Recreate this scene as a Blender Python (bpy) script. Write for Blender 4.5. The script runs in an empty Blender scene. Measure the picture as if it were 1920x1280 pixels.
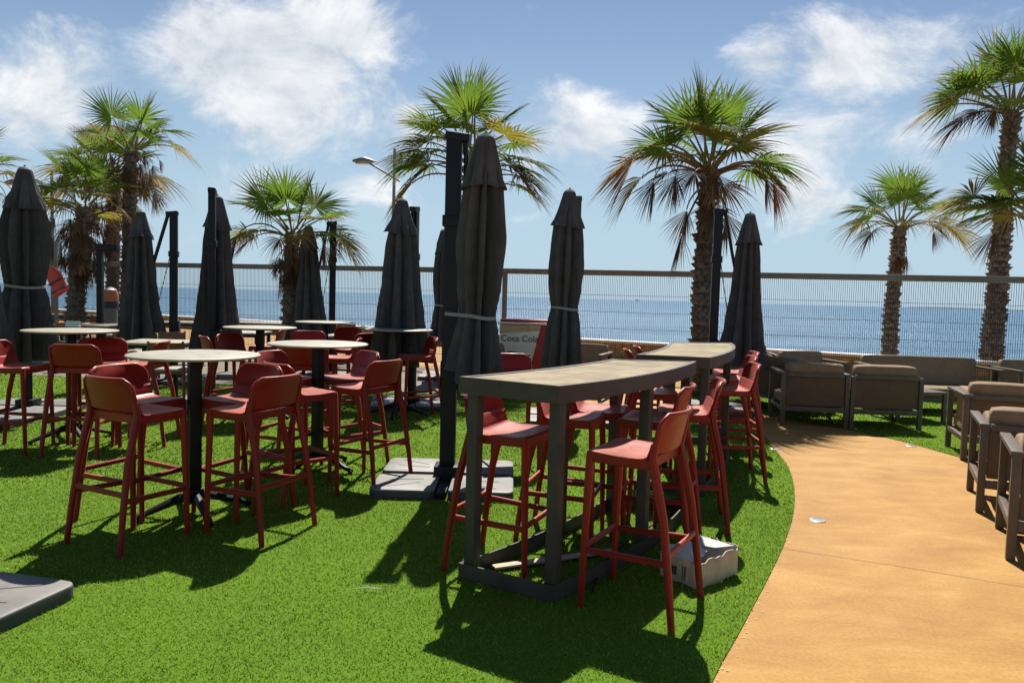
import bpy, bmesh, math, random
import numpy as np
from mathutils import Matrix, Vector, noise as mnoise

random.seed(7)
rng = np.random.default_rng(11)
SC = bpy.context.scene
COL = SC.collection
rad = math.radians

# ------------------------------------------------------------------ camera
F_PX, CAM_H = 1387.0, 1.5
PITCH, ROLL = math.atan(84 / F_PX), rad(1.57)
cam_d = bpy.data.cameras.new('Camera')
cam = bpy.data.objects.new('Camera', cam_d)
COL.objects.link(cam)
CAM_R = Matrix.Rotation(math.pi / 2 - PITCH, 3, 'X') @ Matrix.Rotation(ROLL, 3, 'Z')
cam.matrix_world = Matrix.Translation((0, 0, CAM_H)) @ CAM_R.to_4x4()
cam_d.sensor_width = 36.0
cam_d.lens = F_PX / 1920 * 36.0
cam_d.clip_start = 0.05
cam_d.clip_end = 60000
SC.camera = cam

def ray(px, py):
    return CAM_R @ Vector(((px - 960) / F_PX, -(py - 640) / F_PX, -1.0))
def G(px, py, z=0.0):                      # photo pixel -> point on the level z
    d = ray(px, py); t = (z - CAM_H) / d.z
    return Vector((d.x * t, d.y * t, z))
def AT(px, py, Y):                         # photo pixel -> point at distance Y
    d = ray(px, py); t = Y / d.y
    return Vector((d.x * t, Y, CAM_H + d.z * t))

# ------------------------------------------------------------------ sky, sun, exposure
SUN_EL, SUN_AZ = rad(53), rad(5)           # azimuth clockwise from +Y
W = bpy.data.worlds.new('World'); SC.world = W
W.use_nodes = True
nt = W.node_tree; nt.nodes.clear()
def N(tree, typ, **kw):
    n = tree.nodes.new(typ)
    for k, v in kw.items(): setattr(n, k, v)
    return n
def mathn(tree, op, a, b=None, clamp=False):
    n = N(tree, 'ShaderNodeMath', operation=op, use_clamp=clamp)
    for i, s in enumerate((a, b)):
        if s is None: continue
        if isinstance(s, (int, float)): n.inputs[i].default_value = s
        else: tree.links.new(s, n.inputs[i])
    return n.outputs[0]
sky = N(nt, 'ShaderNodeTexSky', sky_type='NISHITA', sun_disc=False, sun_elevation=SUN_EL,
        sun_rotation=SUN_AZ, air_density=1.0, dust_density=0.3, ozone_density=3.0, altitude=10)
tc = N(nt, 'ShaderNodeTexCoord')
def blob(px, py, rx, ry, amp):             # a cloud bank in a given compass direction
    d = ray(px, py).normalized()
    s = N(nt, 'ShaderNodeVectorMath', operation='SUBTRACT'); nt.links.new(tc.outputs['Generated'], s.inputs[0])
    s.inputs[1].default_value = d
    m = N(nt, 'ShaderNodeVectorMath', operation='MULTIPLY'); nt.links.new(s.outputs[0], m.inputs[0])
    k = F_PX
    m.inputs[1].default_value = (k / rx, k / rx, k / ry)
    l = N(nt, 'ShaderNodeVectorMath', operation='LENGTH'); nt.links.new(m.outputs[0], l.inputs[0])
    r = N(nt, 'ShaderNodeMapRange', interpolation_type='SMOOTHSTEP')
    nt.links.new(l.outputs['Value'], r.inputs[0])
    r.inputs[1].default_value = 1.25; r.inputs[2].default_value = 0.1
    r.inputs[3].default_value = 0.0; r.inputs[4].default_value = amp
    return r.outputs[0]
BLOBS = [(500, 130, 250, 140, .66), (640, 55, 170, 100, .58), (570, 220, 220, 120, .40), (50, 160, 190, 150, .50),
         (1080, 250, 170, 110, .52), (1620, 110, 180, 110, .60), (1440, 120, 90, 70, .48),
         (770, 250, 110, 90, .44), (980, 310, 170, 120, .36), (1540, 220, 240, 110, .34), (1740, 240, 120, 80, .36),
         (460, 350, 160, 70, .32), (700, 345, 120, 60, .36), (1470, 370, 170, 60, .32), (300, 420, 200, 60, .2)]
acc = None
for b in BLOBS:
    o = blob(*b)
    acc = o if acc is None else mathn(nt, 'MAXIMUM', acc, o)
mp = N(nt, 'ShaderNodeMapping'); mp.inputs['Scale'].default_value = (1, 1, 1.5)
nt.links.new(tc.outputs['Generated'], mp.inputs['Vector'])
n1 = N(nt, 'ShaderNodeTexNoise'); nt.links.new(mp.outputs[0], n1.inputs['Vector'])
n1.inputs['Scale'].default_value = 6.5; n1.inputs['Detail'].default_value = 12; n1.inputs['Roughness'].default_value = .66
n1.inputs['Distortion'].default_value = .35
n2 = N(nt, 'ShaderNodeTexNoise'); nt.links.new(mp.outputs[0], n2.inputs['Vector'])
n2.inputs['Scale'].default_value = 2.2; n2.inputs['Detail'].default_value = 4
nz = mathn(nt, 'MULTIPLY', mathn(nt, 'SUBTRACT', n1.outputs['Fac'], .5), 1.35)
nz2 = mathn(nt, 'MULTIPLY', mathn(nt, 'SUBTRACT', n2.outputs['Fac'], .5), .7)
dens = mathn(nt, 'ADD', mathn(nt, 'ADD', acc, nz), nz2)
mr = N(nt, 'ShaderNodeMapRange', interpolation_type='SMOOTHSTEP'); nt.links.new(dens, mr.inputs[0])
mr.inputs[1].default_value = .15; mr.inputs[2].default_value = .56; mr.inputs[3].default_value = 0; mr.inputs[4].default_value = .93
mp3 = N(nt, 'ShaderNodeMapping'); mp3.inputs['Scale'].default_value = (1, 1, 1.5); mp3.inputs['Location'].default_value = (0, 0, .055)
nt.links.new(tc.outputs['Generated'], mp3.inputs['Vector'])
n3 = N(nt, 'ShaderNodeTexNoise'); nt.links.new(mp3.outputs[0], n3.inputs['Vector'])
n3.inputs['Scale'].default_value = 6.5; n3.inputs['Detail'].default_value = 8; n3.inputs['Roughness'].default_value = .6; n3.inputs['Distortion'].default_value = .35
lit = mathn(nt, 'ADD', mathn(nt, 'MULTIPLY', mathn(nt, 'SUBTRACT', n1.outputs['Fac'], n3.outputs['Fac']), 2.3), .55, clamp=True)
cr = N(nt, 'ShaderNodeMix', data_type='RGBA'); nt.links.new(lit, cr.inputs[0])
cr.inputs[6].default_value = (6.3, 7.1, 8.0, 1); cr.inputs[7].default_value = (11.8, 11.8, 11.8, 1)
mx = N(nt, 'ShaderNodeMix', data_type='RGBA')
# humid veil of pale air low over the sea, all round the horizon
sep = N(nt, 'ShaderNodeSeparateXYZ'); nt.links.new(tc.outputs['Generated'], sep.inputs[0])
vm = N(nt, 'ShaderNodeMapRange', interpolation_type='SMOOTHSTEP'); nt.links.new(sep.outputs['Z'], vm.inputs[0])
vm.inputs[1].default_value = .42; vm.inputs[2].default_value = -.02; vm.inputs[3].default_value = 0; vm.inputs[4].default_value = .95
vl = N(nt, 'ShaderNodeMix', data_type='RGBA'); nt.links.new(vm.outputs[0], vl.inputs[0]); nt.links.new(sky.outputs[0], vl.inputs[6])
vl.inputs[7].default_value = (5.5, 7.5, 9.0, 1)
nt.links.new(mr.outputs[0], mx.inputs[0]); nt.links.new(vl.outputs[2], mx.inputs[6]); nt.links.new(cr.outputs[2], mx.inputs[7])
bg = N(nt, 'ShaderNodeBackground'); bg.inputs['Strength'].default_value = .051
wo = N(nt, 'ShaderNodeOutputWorld')
nt.links.new(mx.outputs[2], bg.inputs['Color']); nt.links.new(bg.outputs[0], wo.inputs['Surface'])

sd = bpy.data.lights.new('Sun', 'SUN'); sd.energy = 5.0; sd.angle = rad(.53); sd.color = (1, .95, .87)
so = bpy.data.objects.new('Sun', sd); COL.objects.link(so)
so.rotation_euler = Vector((-math.sin(SUN_AZ) * math.cos(SUN_EL), -math.cos(SUN_AZ) * math.cos(SUN_EL), -math.sin(SUN_EL))).to_track_quat('-Z', 'Y').to_euler()
SC.view_settings.view_transform = 'Standard'; SC.view_settings.look = 'None'
SC.view_settings.exposure = 0.78; SC.view_settings.gamma = 1.0; SC.view_settings.use_curve_mapping = False
SC.render.engine = 'CYCLES'
SC.cycles.max_bounces = 8; SC.cycles.transparent_max_bounces = 8
SC.cycles.use_denoising = True

# ------------------------------------------------------------------ materials
def srgb(r, g, b):
    f = lambda c: (c / 255 / 12.92) if c / 255 <= .04045 else ((c / 255 + .055) / 1.055) ** 2.4
    return (f(r), f(g), f(b), 1)
def mat(name, c1, rough=.6, c2=None, scale=8.0, detail=5, bump=0.0, bscale=None, bdist=.004, spec=.5, metal=0, lo=.35, hi=.65,
        coord='Object', trans=0.0, rough2=None):
    m = bpy.data.materials.new(name); m.use_nodes = True
    t = m.node_tree; p = t.nodes['Principled BSDF']
    p.inputs['Roughness'].default_value = rough; p.inputs['Metallic'].default_value = metal
    p.inputs['Specular IOR Level'].default_value = spec
    tcn = N(t, 'ShaderNodeTexCoord')
    if c2 is not None:
        n = N(t, 'ShaderNodeTexNoise'); t.links.new(tcn.outputs[coord], n.inputs['Vector'])
        n.inputs['Scale'].default_value = scale; n.inputs['Detail'].default_value = detail; n.inputs['Roughness'].default_value = .62
        r = N(t, 'ShaderNodeMapRange'); t.links.new(n.outputs['Fac'], r.inputs[0])
        r.inputs[1].default_value = lo; r.inputs[2].default_value = hi
        x = N(t, 'ShaderNodeMix', data_type='RGBA'); t.links.new(r.outputs[0], x.inputs[0])
        x.inputs[6].default_value = (*c1[:3], 1); x.inputs[7].default_value = (*c2[:3], 1)
        t.links.new(x.outputs[2], p.inputs['Base Color'])
        if rough2 is not None:
            r2 = N(t, 'ShaderNodeMapRange'); t.links.new(n.outputs['Fac'], r2.inputs[0])
            r2.inputs[1].default_value = lo; r2.inputs[2].default_value = hi
            r2.inputs[3].default_value = rough; r2.inputs[4].default_value = rough2
            t.links.new(r2.outputs[0], p.inputs['Roughness'])
    else:
        p.inputs['Base Color'].default_value = (*c1[:3], 1)
    if bump:
        nb = N(t, 'ShaderNodeTexNoise'); t.links.new(tcn.outputs[coord], nb.inputs['Vector'])
        nb.inputs['Scale'].default_value = bscale or scale * 6; nb.inputs['Detail'].default_value = 4
        b = N(t, 'ShaderNodeBump'); b.inputs['Strength'].default_value = bump; b.inputs['Distance'].default_value = bdist
        t.links.new(nb.outputs['Fac'], b.inputs['Height']); t.links.new(b.outputs[0], p.inputs['Normal'])
    if trans:
        tr = N(t, 'ShaderNodeBsdfTranslucent'); ms = N(t, 'ShaderNodeMixShader'); ms.inputs[0].default_value = trans
        out = t.nodes['Material Output']
        src = p.inputs['Base Color'].links[0].from_socket if p.inputs['Base Color'].links else None
        if src: t.links.new(src, tr.inputs['Color'])
        else: tr.inputs['Color'].default_value = (*c1[:3], 1)
        t.links.new(p.outputs[0], ms.inputs[1]); t.links.new(tr.outputs[0], ms.inputs[2]); t.links.new(ms.outputs[0], out.inputs['Surface'])
    return m

M = {}
M['red'] = mat('red_plastic', (.205, .006, .005), .34, (.26, .010, .006), scale=5, bump=.25, bscale=420, bdist=.0006, spec=.32, rough2=.52)
_p = M['red'].node_tree.nodes['Principled BSDF']; _p.inputs['Sheen Weight'].default_value = .13; _p.inputs['Sheen Roughness'].default_value = .45; _p.inputs['Sheen Tint'].default_value = (1, .58, .44, 1)   # pinkish sheen imitating sun glare on the seats
def fade_and_glare(m, amt):
    t = m.node_tree; p = t.nodes['Principled BSDF']; oi = N(t, 'ShaderNodeObjectInfo')
    src = p.inputs['Base Color'].links[0].from_socket
    hs = N(t, 'ShaderNodeHueSaturation'); t.links.new(src, hs.inputs['Color'])
    t.links.new(mathn(t, 'ADD', mathn(t, 'MULTIPLY', oi.outputs['Random'], 2 * amt), 1 - amt), hs.inputs['Value'])
    tcn = N(t, 'ShaderNodeTexCoord'); n = N(t, 'ShaderNodeTexNoise'); n.inputs['Scale'].default_value = 38; n.inputs['Detail'].default_value = 9; n.inputs['Roughness'].default_value = .75
    t.links.new(tcn.outputs['Object'], n.inputs['Vector'])
    r = N(t, 'ShaderNodeMapRange'); t.links.new(n.outputs['Fac'], r.inputs[0]); r.inputs[1].default_value = .60; r.inputs[2].default_value = .74; r.inputs[4].default_value = .3
    x = N(t, 'ShaderNodeMix', data_type='RGBA'); t.links.new(r.outputs[0], x.inputs[0]); t.links.new(hs.outputs[0], x.inputs[6]); x.inputs[7].default_value = (.42, .13, .10, 1)
    ge = N(t, 'ShaderNodeNewGeometry'); sp_ = N(t, 'ShaderNodeSeparateXYZ'); t.links.new(ge.outputs['Normal'], sp_.inputs[0])   # upward faces tinted salmon to imitate sunlit glare
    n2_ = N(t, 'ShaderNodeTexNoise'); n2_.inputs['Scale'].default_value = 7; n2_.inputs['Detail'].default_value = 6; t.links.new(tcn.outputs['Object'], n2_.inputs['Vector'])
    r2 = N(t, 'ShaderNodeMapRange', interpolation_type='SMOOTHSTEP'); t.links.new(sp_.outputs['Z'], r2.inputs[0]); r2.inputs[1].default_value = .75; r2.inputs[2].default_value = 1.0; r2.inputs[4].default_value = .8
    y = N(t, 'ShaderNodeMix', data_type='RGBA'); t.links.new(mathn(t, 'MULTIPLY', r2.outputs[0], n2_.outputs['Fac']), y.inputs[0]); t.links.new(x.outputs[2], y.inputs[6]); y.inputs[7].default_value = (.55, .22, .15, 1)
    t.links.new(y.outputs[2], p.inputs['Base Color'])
fade_and_glare(M['red'], .14)
M['black_metal'] = mat('black_metal', (.006, .006, .007), .5, (.010, .010, .011), scale=9, spec=.25)
M['mast'] = mat('mast_aluminium', (.004, .005, .010), .45, (.007, .008, .014), scale=4, spec=.3)
M['cream_top'] = mat('cream_laminate', (.27, .25, .185), .42, (.35, .33, .255), scale=6, rough2=.55)
M['stone_top'] = mat('stone_top', (.125, .090, .040), .65, (.285, .225, .12), scale=5, detail=10, spec=.2, bump=.2, bscale=60, bdist=.001, lo=.36, hi=.66, rough2=.65)
M['taupe'] = mat('taupe_metal', (.090, .073, .059), .45, (.12, .098, .08), scale=7, spec=.35)
M['bar_metal'] = mat('bar_table_metal', (.055, .043, .035), .5, (.078, .062, .052), scale=6, spec=.3)
M['fabric'] = mat('charcoal_canvas', (.074, .069, .072), .95, (.108, .101, .105), scale=5, bump=.35, bscale=260, bdist=.0008, spec=.15, trans=.06)
def wrinkle(m, sc, dist, strength=.8):
    t = m.node_tree; p = t.nodes['Principled BSDF']; tcn = N(t, 'ShaderNodeTexCoord'); mpn = N(t, 'ShaderNodeMapping')
    mpn.inputs['Scale'].default_value = sc; t.links.new(tcn.outputs['Object'], mpn.inputs['Vector'])
    n = N(t, 'ShaderNodeTexNoise'); n.inputs['Scale'].default_value = 1.0; n.inputs['Detail'].default_value = 4; t.links.new(mpn.outputs[0], n.inputs['Vector'])
    b = N(t, 'ShaderNodeBump'); b.inputs['Strength'].default_value = strength; b.inputs['Distance'].default_value = dist
    t.links.new(n.outputs['Fac'], b.inputs['Height'])
    old = p.inputs['Normal'].links
    if old: t.links.new(old[0].from_socket, b.inputs['Normal'])
    t.links.new(b.outputs[0], p.inputs['Normal'])
wrinkle(M['fabric'], (16, 16, 2.2), .03)
M['strap'] = mat('grey_strap', (.26, .26, .26), .8)
M['slab'] = mat('base_slab_plastic', (.13, .125, .11), .62, (.20, .19, .17), scale=9, detail=7, bump=.25, bscale=40, bdist=.002, lo=.3, hi=.7)
M['slab_edge'] = mat('base_slab_edge', (.045, .046, .05), .55)
M['cushion'] = mat('taupe_cushion', (.22, .155, .097), .92, (.27, .195, .125), scale=10, bump=.3, bscale=350, bdist=.0006, spec=.15)
M['sling'] = mat('sling_panel', (.12, .085, .055), .85, (.145, .10, .066), scale=12, bump=.2, bscale=500, bdist=.0005, spec=.2)
M['fence'] = mat('fence_metal', (.14, .13, .115), .5, (.18, .165, .15), scale=3)
M['wire'] = mat('fence_wire', (.022, .024, .025), .6, spec=.2)
M['wood'] = mat('brown_wood', (.16, .062, .022), .55, (.24, .10, .04), scale=14, detail=6)
M['coping'] = mat('white_coping', (.62, .60, .56), .7, (.70, .68, .64), scale=3)
M['card'] = mat('cardboard', (.42, .31, .19), .85, (.56, .46, .34), scale=9, bump=.3, bscale=60, bdist=.003)
M['card_in'] = mat('cardboard_inside', (.42, .41, .39), .85, (.56, .545, .52), scale=7, bump=.3, bscale=40, bdist=.003)
M['print'] = mat('carton_print', (.03, .028, .026), .8)
M['cola_red'] = mat('cooler_red', (.35, .008, .012), .4, (.42, .014, .016), scale=6)
M['cola_white'] = mat('cooler_white', (.66, .61, .52), .5, (.76, .73, .66), scale=5)
M['cola_rust'] = mat('cooler_rust', (.42, .28, .12), .7, (.55, .42, .24), scale=14)
M['cola_text'] = mat('cooler_lettering', (.05, .008, .012), .5)
M['vest'] = mat('orange_red_nylon', (.52, .045, .03), .6, (.62, .07, .045), scale=9, bump=.3, bscale=30, bdist=.004)
M['bin_orange'] = mat('bin_orange', (.45, .13, .05), .6, (.52, .17, .07), scale=7)
M['bin_dark'] = mat('bin_dark', (.02, .03, .05), .6)
M['bin_white'] = mat('bin_white', (.6, .6, .58), .6)
M['lamp_metal'] = mat('lamp_galvanised', (.13, .13, .13), .5, (.17, .17, .17), scale=4, metal=.2)
M['lens'] = mat('lamp_lens', (.30, .29, .25), .3)
M['steel_disc'] = mat('floor_light_steel', (.55, .55, .54), .3, (.65, .65, .63), scale=30, metal=.7)
M['glass'] = mat('floor_light_glass', (.25, .27, .28), .1)
M['trunk'] = mat('palm_bark', (.055, .036, .024), .9, (.12, .09, .065), scale=9, detail=8, bump=.8, bscale=30, bdist=.02)
M['scale'] = mat('palm_leaf_base', (.075, .048, .032), .85, (.21, .165, .125), scale=4, detail=6, bump=.4, bscale=50, bdist=.006)
M['petiole'] = mat('palm_petiole', (.14, .15, .04), .6, (.22, .15, .06), scale=3, trans=.1)
M['petiole_dead'] = mat('palm_petiole_dead', (.16, .085, .04), .75, (.24, .14, .07), scale=4)
M['dry_leaf'] = mat('dry_leaf', (.2, .06, .03), .8)
M['paper'] = mat('pale_litter', (.62, .60, .55), .8)
M['plank'] = mat('weathered_board', (.36, .29, .20), .8, (.46, .38, .28), scale=8)

def leaf_mat(name, base, mid, tip, trans):
    m = bpy.data.materials.new(name); m.use_nodes = True
    t = m.node_tree; p = t.nodes['Principled BSDF']; p.inputs['Roughness'].default_value = .62
    p.inputs['Specular IOR Level'].default_value = .2
    a = N(t, 'ShaderNodeAttribute', attribute_name='along')
    n = N(t, 'ShaderNodeTexNoise'); n.inputs['Scale'].default_value = 6
    tcn = N(t, 'ShaderNodeTexCoord'); t.links.new(tcn.outputs['Object'], n.inputs['Vector'])
    s = mathn(t, 'ADD', a.outputs['Fac'], mathn(t, 'MULTIPLY', mathn(t, 'SUBTRACT', n.outputs['Fac'], .5), .5))
    r = N(t, 'ShaderNodeValToRGB'); t.links.new(s, r.inputs[0])
    e = r.color_ramp.elements
    e[0].position = .1; e[0].color = (*base, 1); e[1].position = .98; e[1].color = (*tip, 1)
    k = e.new(.62); k.color = (*mid, 1)
    t.links.new(r.outputs[0], p.inputs['Base Color'])
    tr = N(t, 'ShaderNodeBsdfTranslucent'); t.links.new(r.outputs[0], tr.inputs['Color'])
    ms = N(t, 'ShaderNodeMixShader'); ms.inputs[0].default_value = trans
    t.links.new(p.outputs[0], ms.inputs[1]); t.links.new(tr.outputs[0], ms.inputs[2])
    t.links.new(ms.outputs[0], t.nodes['Material Output'].inputs['Surface'])
    return m
M['leaf_g'] = leaf_mat('palm_leaf_green', (.17, .27, .030), (.10, .165, .030), (.22, .15, .07), .5)
M['leaf_y'] = leaf_mat('palm_leaf_yellowing', (.28, .26, .03), (.25, .17, .04), (.28, .18, .09), .48)
M['leaf_d'] = leaf_mat('palm_leaf_dead', (.085, .045, .022), (.12, .07, .036), (.22, .155, .10), .2)
M['leaf_o'] = leaf_mat('palm_leaf_orange', (.42, .11, .02), (.30, .10, .03), (.24, .15, .09), .4)

def grass_mat():
    m = bpy.data.materials.new('turf_fibre'); m.use_nodes = True
    t = m.node_tree; p = t.nodes['Principled BSDF']; p.inputs['Roughness'].default_value = .45
    p.inputs['Specular IOR Level'].default_value = .3
    a = N(t, 'ShaderNodeAttribute', attribute_name='tint')
    t.links.new(a.outputs['Color'], p.inputs['Base Color'])
    tr = N(t, 'ShaderNodeBsdfTranslucent'); t.links.new(a.outputs['Color'], tr.inputs['Color'])
    ms = N(t, 'ShaderNodeMixShader'); ms.inputs[0].default_value = .4
    t.links.new(p.outputs[0], ms.inputs[1]); t.links.new(tr.outputs[0], ms.inputs[2])
    t.links.new(ms.outputs[0], t.nodes['Material Output'].inputs['Surface'])
    return m
M['grass'] = grass_mat()
M['turf'] = mat('turf_backing', (.07, .15, .010), .9, (.11, .205, .014), scale=130, detail=3, bump=.6, bscale=220, bdist=.012, spec=.1, coord='Object')

def path_mat():
    m = bpy.data.materials.new('ochre_concrete'); m.use_nodes = True
    t = m.node_tree; p = t.nodes['Principled BSDF']; p.inputs['Roughness'].default_value = .75
    p.inputs['Specular IOR Level'].default_value = .3
    tcn = N(t, 'ShaderNodeTexCoord')
    def nz(sc, det, ro=.6):
        n = N(t, 'ShaderNodeTexNoise'); t.links.new(tcn.outputs['Object'], n.inputs['Vector'])
        n.inputs['Scale'].default_value = sc; n.inputs['Detail'].default_value = det; n.inputs['Roughness'].default_value = ro
        return n.outputs['Fac']
    def ramp(f, c):
        r = N(t, 'ShaderNodeValToRGB'); t.links.new(f, r.inputs[0]); e = r.color_ramp.elements
        e[0].position, e[0].color = c[0][0], (*c[0][1], 1); e[1].position, e[1].color = c[-1][0], (*c[-1][1], 1)
        for q in c[1:-1]:
            k = e.new(q[0]); k.color = (*q[1], 1)
        return r.outputs[0]
    mpn = N(t, 'ShaderNodeMapping'); mpn.inputs['Scale'].default_value = (.8, 1.5, 1); mpn.inputs['Rotation'].default_value = (0, 0, .12)
    t.links.new(tcn.outputs['Object'], mpn.inputs['Vector'])
    ns = N(t, 'ShaderNodeTexNoise'); ns.inputs['Scale'].default_value = 1.9; ns.inputs['Detail'].default_value = 11; ns.inputs['Roughness'].default_value = .7
    ns.inputs['Distortion'].default_value = .4; t.links.new(mpn.outputs[0], ns.inputs['Vector'])
    base = ramp(ns.outputs['Fac'], [(.32, (.285, .136, .028)), (.5, (.352, .184, .040)), (.68, (.425, .240, .068))])
    fine = ramp(nz(60, 5, .7), [(.3, (.72, .72, .72)), (.6, (1.06, 1.06, 1.06))])
    x = N(t, 'ShaderNodeMix', data_type='RGBA', blend_type='MULTIPLY'); x.inputs[0].default_value = .8
    t.links.new(base, x.inputs[6]); t.links.new(fine, x.inputs[7])
    st = ramp(nz(.7, 4), [(.58, (0, 0, 0)), (.72, (1, 1, 1))])
    y = N(t, 'ShaderNodeMix', data_type='RGBA'); t.links.new(mathn(t, 'MULTIPLY', st, .22), y.inputs[0])
    t.links.new(x.outputs[2], y.inputs[6]); y.inputs[7].default_value = (.42, .27, .12, 1)
    t.links.new(y.outputs[2], p.inputs['Base Color'])
    b = N(t, 'ShaderNodeBump'); b.inputs['Strength'].default_value = .35; b.inputs['Distance'].default_value = .004
    t.links.new(nz(45, 6, .7), b.inputs['Height']); t.links.new(b.outputs[0], p.inputs['Normal'])
    return m
M['path'] = path_mat()
M['shaded_paving'] = mat('terrace_paving_shaded', (.10, .078, .055), .85, (.17, .135, .10), scale=3, detail=9, bump=.3, bscale=30)  # brown paving, its dark tone imitating shadows among the dining chairs
M['joint'] = mat('joint_dark', (.19, .105, .035), .9)
M['edge_grit'] = mat('path_edge_grit', (.46, .30, .14), .9, (.6, .44, .26), scale=60)

def sea_mat():
    m = bpy.data.materials.new('sea_water'); m.use_nodes = True
    t = m.node_tree; p = t.nodes['Principled BSDF']
    p.inputs['Base Color'].default_value = (.035, .105, .20, 1); p.inputs['Roughness'].default_value = .28
    p.inputs['IOR'].default_value = 1.33; p.inputs['Specular IOR Level'].default_value = .22
    tcn = N(t, 'ShaderNodeTexCoord')
    mpn = N(t, 'ShaderNodeMapping'); mpn.inputs['Scale'].default_value = (.55, 1.0, 1.0); t.links.new(tcn.outputs['Object'], mpn.inputs['Vector'])
    n = N(t, 'ShaderNodeTexNoise'); t.links.new(mpn.outputs[0], n.inputs['Vector'])
    n.inputs['Scale'].default_value = .16; n.inputs['Detail'].default_value = 9; n.inputs['Roughness'].default_value = .66
    b = N(t, 'ShaderNodeBump'); b.inputs['Strength'].default_value = 1.0; b.inputs['Distance'].default_value = 1.6
    t.links.new(n.outputs['Fac'], b.inputs['Height']); t.links.new(b.outputs[0], p.inputs['Normal'])
    n4 = N(t, 'ShaderNodeTexNoise'); t.links.new(mpn.outputs[0], n4.inputs['Vector'])
    n4.inputs['Scale'].default_value = .05; n4.inputs['Detail'].default_value = 8; n4.inputs['Roughness'].default_value = .7
    r = N(t, 'ShaderNodeMapRange'); t.links.new(n4.outputs['Fac'], r.inputs[0]); r.inputs[1].default_value = .35; r.inputs[2].default_value = .65
    x = N(t, 'ShaderNodeMix', data_type='RGBA'); t.links.new(r.outputs[0], x.inputs[0])
    x.inputs[6].default_value = (.018, .085, .17, 1); x.inputs[7].default_value = (.085, .19, .29, 1)
    t.links.new(x.outputs[2], p.inputs['Base Color'])
    return m
M['sea'] = sea_mat()

def masonry_mat():
    m = bpy.data.materials.new('yellow_stone_masonry'); m.use_nodes = True
    t = m.node_tree; p = t.nodes['Principled BSDF']; p.inputs['Roughness'].default_value = .9
    tcn = N(t, 'ShaderNodeTexCoord')
    br = N(t, 'ShaderNodeTexBrick'); t.links.new(tcn.outputs['UV'], br.inputs['Vector'])
    br.inputs['Color1'].default_value = (.40, .25, .11, 1); br.inputs['Color2'].default_value = (.50, .34, .17, 1)
    br.inputs['Mortar'].default_value = (.30, .22, .13, 1); br.inputs['Scale'].default_value = 1.0
    br.inputs['Brick Width'].default_value = .30; br.inputs['Row Height'].default_value = .12; br.inputs['Mortar Size'].default_value = .012
    n = N(t, 'ShaderNodeTexNoise'); n.inputs['Scale'].default_value = 6; n.inputs['Detail'].default_value = 8
    t.links.new(tcn.outputs['Object'], n.inputs['Vector'])
    r = N(t, 'ShaderNodeMapRange'); t.links.new(n.outputs['Fac'], r.inputs[0]); r.inputs[1].default_value = .3; r.inputs[2].default_value = .7
    r.inputs[3].default_value = .55; r.inputs[4].default_value = 1.15
    x = N(t, 'ShaderNodeMix', data_type='RGBA', blend_type='MULTIPLY'); x.inputs[0].default_value = 1
    t.links.new(br.outputs['Color'], x.inputs[6]); t.links.new(r.outputs[0], x.inputs[7]); t.links.new(x.outputs[2], p.inputs['Base Color'])
    b = N(t, 'ShaderNodeBump'); b.inputs['Strength'].default_value = .6; b.inputs['Distance'].default_value = .02
    t.links.new(br.outputs['Fac'], b.inputs['Height']); b.invert = True; t.links.new(b.outputs[0], p.inputs['Normal'])
    return m
M['masonry'] = masonry_mat()
M['sand'] = mat('shore_sand', (.42, .34, .22), .9, (.5, .42, .3), scale=2)
M['hill'] = mat('far_coast', (.06, .075, .09), .9)

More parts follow.
